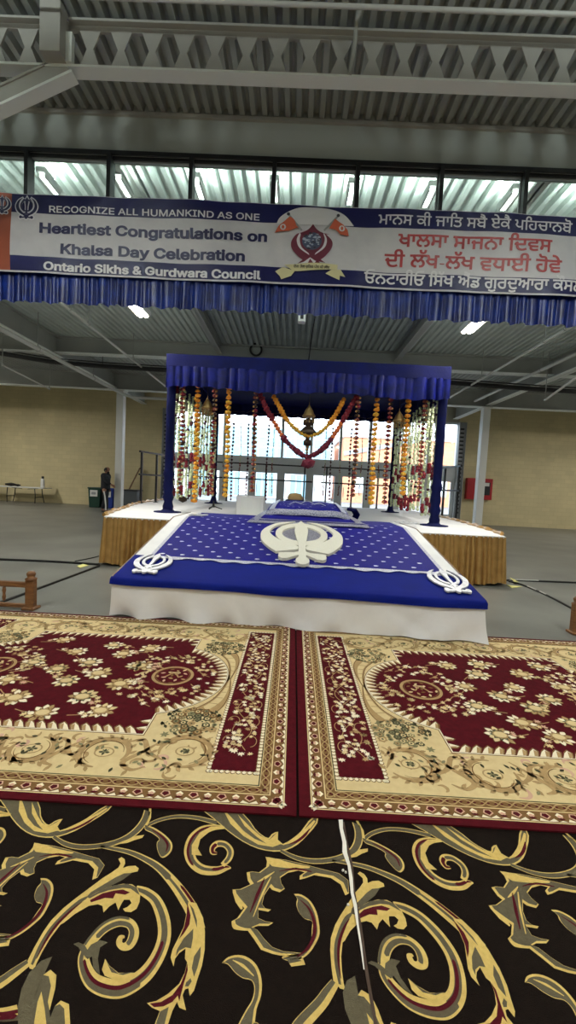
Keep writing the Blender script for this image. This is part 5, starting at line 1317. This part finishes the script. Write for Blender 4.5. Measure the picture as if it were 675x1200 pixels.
def bin_(px0, px1, pyt, y, m_, name, label, sign=True):
    a, b = py(px0, 590, y)[0], py(px1, 590, y)[0]; zt2 = py(px0, pyt, y)[2]
    o = thing(name, ((a + b) / 2, y, 0), label, 'bin', 'bins by the back wall'); d = .34
    q = MB(); t_ = .04; q.add([(a + t_, y - d + t_, 0), (b - t_, y - d + t_, 0), (b - t_, y + d - t_, 0), (a + t_, y + d - t_, 0), (a, y - d, zt2 - .06), (b, y - d, zt2 - .06), (b, y + d, zt2 - .06), (a, y + d, zt2 - .06)], [(3, 2, 1, 0), (4, 5, 6, 7), (0, 1, 5, 4), (1, 2, 6, 5), (2, 3, 7, 6), (3, 0, 4, 7)])
    bevel(q.build('body', m_, o), .02)
    bevel(MB().box(a - .02, b + .02, y - d - .02, y + d + .02, zt2 - .075, zt2 - .01).build('rim', m_ if sign else 'bin_dark', o), .015)
    if sign:
        w_ = (b - a) * .3; m_x = (a + b) / 2; MB().box(m_x - w_, m_x + w_, y - d - .035, y - d - .005, zt2 - .42, zt2 - .13).build('notice', 'white_paint', o)
        MB().box(m_x - w_ * .6, m_x + w_ * .6, y - d - .038, y - d - .035, zt2 - .33, zt2 - .22).build('notice_print', 'frame_grey', o)
    return o
bin_(107, 121, 570.5, 19.2, 'bin_green', 'recycling_bin', 'dark green bin with white notice beside the standing person')
bin_(124, 136, 571.5, 19.2, 'bin_blue', 'recycling_bin', 'blue bin with white notice between the person and the white column')
bin_(146, 163.5, 573, 19.0, 'bin_grey', 'storage_bin', 'grey bin with dark rim right of the white column', False)
a, b = py(147, 571, 19.7), py(163, 548, 20.0)
o = MB().bar((a[0] - .25, 19.75, 0.012), (b[0], 20.12, b[2]), .26, .05, 0)
tag(place(bevel(o.build('leaning_plank', 'wood_brown'), .01), (a[0] - .25, 19.95, .15)), 'brown plank leaning on the beige wall behind the grey bin', 'plank')

def skin_mesh(name, verts, edges, rads, m_, root=0, sub=2):
    me = bpy.data.meshes.new(name); me.from_pydata([tuple(v) for v in verts], edges, []); o = bpy.data.objects.new(name, me); COL.objects.link(o)
    md = o.modifiers.new('skin', 'SKIN'); md.use_smooth_shade = True
    sv = me.skin_vertices[0].data
    for i, r in enumerate(rads): sv[i].radius = r if isinstance(r, tuple) else (r, r); sv[i].use_root = (i == root)
    s = o.modifiers.new('sub', 'SUBSURF'); s.levels = s.render_levels = sub
    bpy.context.view_layer.update()
    me2 = bpy.data.meshes.new_from_object(o.evaluated_get(bpy.context.evaluated_depsgraph_get()))
    bpy.data.objects.remove(o); bpy.data.meshes.remove(me)
    o = bpy.data.objects.new(name, me2); COL.objects.link(o); me2.materials.clear(); me2.materials.append(MAT[m_])
    for p in me2.polygons: p.use_smooth = True
    return o
def chain(*chains):          # chains of (x, y, z, r); joints at the same place are shared
    V = []; E_ = []; Rr = []; idx = {}
    for c in chains:
        prev = None
        for x, y, z, r in c:
            k = (round(x, 4), round(y, 4), round(z, 4))
            if k not in idx: idx[k] = len(V); V.append((x, y, z)); Rr.append(r)
            if prev is not None and prev != idx[k]: E_.append((prev, idx[k]))
            prev = idx[k]
    return V, E_, Rr
# faces right (+x) in profile, one arm held out; legs slightly apart
mp = py(123, 600, 16.5); X0, Y0 = mp[0], 16.5; SM = 1.04
def W(c): return [(X0 + x * SM, Y0 + y * SM, z * SM, r * SM) for x, y, z, r in c]
pel, chest, neck = (0, 0, .93, .13), (.0, 0, 1.30, .15), (.035, 0, 1.50, .058)
def hand(w, e, side):
    w = np.array(w[:3]); e = np.array(e[:3]); d = (w - e) / np.linalg.norm(w - e); up = np.array([0, 0, 1.]) - d * d[2]; up /= np.linalg.norm(up); lat = np.cross(d, up)
    out = []; palm = w + d * .07
    for k, (L, o_) in enumerate(((.070, -.030), (.080, -.010), (.075, .010), (.058, .030))):
        b = palm + up * o_ * 1.0; m = b + d * L * .55 - lat * side * .006; t = m + d * L * .45 - lat * side * .018
        out.append([(*w, .024), (*palm, .026), (*b, .010), (*m, .009), (*t, .007)])
    th = w + d * .03 + up * .03
    out.append([(*w, .026), (*th, .013), *[(*(th + d * .03 + up * .025), .011)], (*(th + d * .06 + up * .03), .009)])
    return out
shR, shL = (.0, -.19, 1.44, .065), (.0, .19, 1.44, .065)
elR, wrR = (.13, -.24, 1.20, .045), (.36, -.24, 1.06, .030)
elL, wrL = (-.04, .25, 1.17, .045), (.02, .25, .92, .030)
hipR, hipL = (.0, -.10, .88, .095), (.0, .10, .88, .095)
knR, anR, toR = (.08, -.10, .50, .065), (.10, -.10, .09, .043), (.26, -.11, .04, .035)
knL, anL, toL = (-.03, .10, .50, .065), (-.16, .10, .10, .043), (.0, .11, .04, .035)
body = [[pel, (0, 0, 1.1, .125), chest, (.02, 0, 1.44, .085), neck, (.045, 0, 1.58, .082), (.05, 0, 1.67, .095), (.045, 0, 1.75, .07)],
        [(.05, 0, 1.67, .095), (.135, 0, 1.655, .022), (.155, 0, 1.64, .014)],
        [(.02, 0, 1.44, .085), shR, elR, wrR], [(.02, 0, 1.44, .085), shL, elL, wrL], [pel, hipR, knR, anR, toR], [pel, hipL, knL, anL, toL]]
hands = hand(wrR, elR, -1) + hand(wrL, elL, 1)
man = skin_mesh('person', *chain(*[W(c) for c in body + hands]), 'skin')
tag(place(man, (X0, Y0, 0)), 'bearded person in dark clothes standing near the bins with an arm held out', 'person')
def wear(name, chains, m_, sub=2):
    o = skin_mesh(name, *chain(*[W(c) for c in chains]), m_, sub=sub); o.parent = man; o.matrix_parent_inverse = Matrix.Translation(-man.location); return o
g_ = lambda p, k, a=0: (p[0], p[1], p[2], p[3] * k + a)
wear('jacket', [[(0, 0, .82, .19), (0, 0, 1.0, .18), (0, 0, 1.1, .18), g_(chest, 1.2), (.02, 0, 1.44, .115), (.03, 0, 1.50, .085)], [(.02, 0, 1.44, .115), g_(shR, 1.3), g_(elR, 1.5), (.32, -.24, 1.085, .052)], [(.02, 0, 1.44, .115), g_(shL, 1.3), g_(elL, 1.5), (.01, .25, .97, .052)]], 'jacket')
wear('trousers', [[(0, 0, .95, .15), (0, 0, .90, .15), g_(hipR, 1.15), g_(knR, 1.35), (.10, -.10, .12, .072)], [(0, 0, .90, .15), g_(hipL, 1.15), g_(knL, 1.35), (-.15, .10, .13, .072)]], 'jacket')
q = MB()
P = [(.035, -.205, .86), (.07, -.19, .66), (.09, -.188, .48), (.105, -.175, .30), (.11, -.172, .12)]
q.grid([[(X0 + x + e, Y0 + y - .012 * (1 - abs(e) / .03), z) for x, y, z in P] for e in (-.028, 0, .028)]); s_ = q.build('side_stripe', 'white_paint', man)
wear('shoe', [[(.08, -.10, .05, .052), (.16, -.105, .045, .05), (.29, -.11, .035, .036)]], 'shoe'); wear('shoe', [[(-.19, .10, .05, .052), (-.10, .105, .045, .05), (.03, .11, .035, .036)]], 'shoe')
q = MB(); vs, fs = ICO
bm = bmesh.new(); bmesh.ops.create_icosphere(bm, subdivisions=3, radius=1)
hv = [(v.co.x * .112, v.co.y * .098, v.co.z * .108) for v in bm.verts]; hf = [tuple(v.index for v in f.verts) for f in bm.faces]; bm.free()
keep = [f for f in hf if not (np.mean([hv[i][0] for i in f]) > .035 and np.mean([hv[i][2] for i in f]) < .055) and np.mean([hv[i][2] for i in f]) > -.085]
MB().add([(X0 + .038 + x, Y0 + y, 1.69 + z) for x, y, z in hv], keep, 0, True).build('hair', 'hair', man)
q = MB(); q.blob((X0 + .10, Y0, 1.585), .062, 0, .9, 1.05, 1.1, .06); q.blob((X0 + .075, Y0, 1.60), .07, 0, .8, 1.15, .9, .06); q.build('beard', 'hair', man)
q = MB()
for s in (-1, 1): q.blob((X0 + .13, Y0 + s * .033, 1.675), .011, 0, .6, 1, 1, 0)
q.build('eyes', 'black', man)
q = MB()
for s in (-1, 1): q.blob((X0 + .04, Y0 + s * .095, 1.655), .028, 0, .7, .4, 1.1, .04)
q.build('ears', 'skin', man)

# ------------------------------------------------------------------ the right: fire cabinet, wall posts
a, b = py(546.5, 560, 20.3), py(574, 586, 20.3)
o = thing('fire_hose_cabinet', ((a[0] + b[0]) / 2, 20.25, b[2]), 'red fire hose cabinet on the beige wall behind the right column', 'cabinet')
xa, xb, za, zb2 = a[0], b[0], b[2], a[2]
bevel(MB().box(xa, xb, 20.12, 20.395, za, zb2).build('case', 'red_paint', o), .015)
MB().box(xa + .55, xb - .12, 20.10, 20.125, za + .22, zb2 - .18).build('door_glass', 'frame_dark', o); MB().box(xa + .62, xb - .18, 20.085, 20.10, zb2 - .36, zb2 - .2).build('notice', 'white_paint', o); MB().box(xa + .08, xa + .5, 20.11, 20.125, za + .1, zb2 - .1).build('panel', 'red_paint', o)
for x, nm in ((GX0 - .12, 'left'), (GX1 + .02, 'right')):
    q = MB(); q.box(x - .06, x - .03, YW - .2, YW - .02, 0, 4.85); q.box(x + .25, x + .28, YW - .2, YW - .02, 0, 4.85); q.box(x - .03, x + .25, YW - .10, YW - .08, 0, 4.85)
    o = struct(q.build('column_steel', 'frame_grey'))
    q = MB()
    for k in range(22): q.box(x + .02, x + .20, YW - .115, YW - .10, .5 + k * .19, .58 + k * .19)
    q.build('slots', 'frame_dark', o)
struct(MB().bar((8.0, YW - .06, 0), (8.05, YW - .06, 2.3), .05, .05).build('trim_3', 'red_paint'))

# ------------------------------------------------------------------ glazed rear wall
zr0, zr1 = 2.10, 2.72
gx = [GX0 + (GX1 - GX0) * i / 10 for i in range(11)]
k = 1
MB_ = MB
rail_ = MB(); rail_.box(GX0, GX1, YW - .06, YW + .16, zr0, zr1); rail_.box(GX0, GX1, YW - .09, YW - .06, zr0 + .1, zr1 - .1); struct(rail_.build('trim_4', 'alu'))
struct(MB().box(GX0, GX1, YW - .02, YW + .14, 0, .12).build('trim_5', 'alu'))
for i in range(10):
    a, b = gx[i], gx[i + 1]
    q = MB(); q.box(a - .06, a + .06, YW - .06, YW + .14, zr1, 4.85); q.box(a, b, YW, YW + .12, 4.75, 4.85); q.box(a, b, YW, YW + .12, zr1, zr1 + .06)
    if i == 9: q.box(b - .06, b + .06, YW - .06, YW + .14, zr1, 4.85)
    o = struct(q.build('window_%d' % (20 + i), 'alu')); MB().box(a + .06, b - .06, YW + .045, YW + .055, zr1 + .06, 4.75).build('pane', 'pane_clear', o)
    q = MB(); q.box(a - .11, a + .11, YW - .05, YW + .14, .12, zr0); q.box(a + .11, b - .11, YW, YW + .1, zr0 - .1, zr0); q.box(a + .11, b - .11, YW, YW + .1, .12, .42)
    q.box(a + .11, a + .19, YW, YW + .1, .42, zr0 - .1); q.box(b - .19, b - .11, YW, YW + .1, .42, zr0 - .1)
    if i == 9: q.box(b - .11, b + .06, YW - .05, YW + .14, .12, zr0)
    o = struct(q.build('door_%d' % (i + 1), 'alu')); MB().box(a + .19, b - .19, YW + .045, YW + .055, .42, zr0 - .1).build('pane', 'pane_clear', o)
    MB().bar((a + .25, YW - .05, 1.0), (a + .25, YW - .05, 1.5), .03, .03).build('door_handle', 'steel_light', o)

# ------------------------------------------------------------------ outside
struct(MB().box(-60, 60, YW + .3, 70, -.2, -.1).build('ground', 'asphalt'))
o = thing('glass_building', (-6, 48, 0), 'pale building with blue glazed facade seen through the rear windows on the left', 'building')
MB().box(-26, 4.2, 48, 60, -.1, 8.2).build('wall', 'facade_white', o)
for i in range(14):
    for j in range(2): 
        x = -25 + i * 2.08
        q = MB(); q.box(x, x + 1.85, 47.9, 48.02, 3.6 + j * 2.2, 5.6 + j * 2.2); f_ = q.build('window', 'facade_glass', o)
        q = MB(); q.box(x + .88, x + .96, 47.86, 47.92, 3.6 + j * 2.2, 5.6 + j * 2.2); q.box(x, x + 1.85, 47.86, 47.92, 4.5 + j * 2.2, 4.58 + j * 2.2); q.build('glazing_bar', 'facade_white', f_)
for i in range(7):
    x = -24 + i * 3.9
    f_ = MB().box(x, x + 2.2, 47.9, 48.02, .1, 2.7).build('window', 'facade_glass', o)
    q = MB()
    for k in range(4): q.box(x + k * .7, x + .12 + k * .7, 47.85, 47.92, .1, 2.7)
    q.box(x, x + 2.2, 47.85, 47.92, 1.9, 2.0); q.build('glazing_bar', 'facade_white', f_)
o = thing('brick_building', (14, 46, 0), 'orange brick building seen through the rear windows on the right', 'building')
MB().box(5.2, 27, 46, 58, -.1, 7.0).build('wall', 'brick_orange', o)
q = MB(); q.box(5.0, 27.2, 45.8, 58.2, 7.0, 7.4); q.build('parapet', 'facade_white', o)
for i in range(5): MB().box(6.6 + i * 4, 8.6 + i * 4, 45.9, 46.02, 1.0, 3.0).build('window', 'facade_white', o)
MB().bar((5.2, 45.9, 5.2), (16, 45.9, 7.6), .1, .45).build('brace', 'frame_grey', o)

# ------------------------------------------------------------------ light
w = bpy.data.worlds.new('overcast'); SC.world = w; w.use_nodes = True
bg = w.node_tree.nodes['Background']; bg.inputs[0].default_value = (.86, .94, 1.0, 1); bg.inputs[1].default_value = 5.6
c1 = py(157.5, 358, 8.0); c2 = py(559, 378, 8.0)
P_ = 200
highbay(c1[0], 8.0, c1[2], P_, 'lit high bay lamp left of centre just below the blue frill', .95)
highbay(c2[0], 8.0, c2[2], P_, 'lit high bay lamp right of centre just below the blue frill', .95)
for x, y, lab in ((-11.5, 9.5, 'added unseen fill lamp of the far left bay'), (11.5, 9.5, 'added unseen fill lamp of the far right bay'), (-13.5, 14.5, 'added unseen fill lamp over the folding tables'), (13.5, 14.5, 'added unseen fill lamp over the right hall floor')):
    highbay(x, y, 5.2, 340, lab, 1.2)  # lamps added out of view to brighten the hall and its far wall
for i, px_ in enumerate((-32, 58, 145, 233.5, 322, 411, 502, 596, 690)):
    c = py(px_, 217 + .036 * (px_ - 58), 5.72)
    highbay(c[0], 5.72, c[2], 8, 'short cool strip lamp seen through the clerestory, number %s from the left' % ('one two three four five six seven eight nine'.split()[i]), .34, 'strip lamps behind the clerestory', (.92, 1, .95), 'lamp_cool', .06, True, 2.2)
for x, y, lab in ((-3.4, 1.0, 'lamp over the left rug'), (3.4, 1.0, 'lamp over the right rug'), (-3.4, -3.4, 'lamp over the near left of the hall'), (3.4, -3.4, 'lamp over the near right of the hall')):
    highbay(x, y, 5.0, 150, 'added unseen fill ' + lab, 1.2, 'added fill lamps of the near bay', (1, .98, .945), up=2.0)  # invented lamps, out of view, added to light rugs, banner and near roof

SC.view_settings.view_transform = 'Standard'; SC.view_settings.look = 'None'; SC.view_settings.gamma = 1; SC.view_settings.use_curve_mapping = False
SC.view_settings.exposure = 0.0
SC.cycles.use_denoising = True
SC.cycles.max_bounces = 8; SC.cycles.transparent_max_bounces = 16
SC.cycles.sample_clamp_indirect = 6
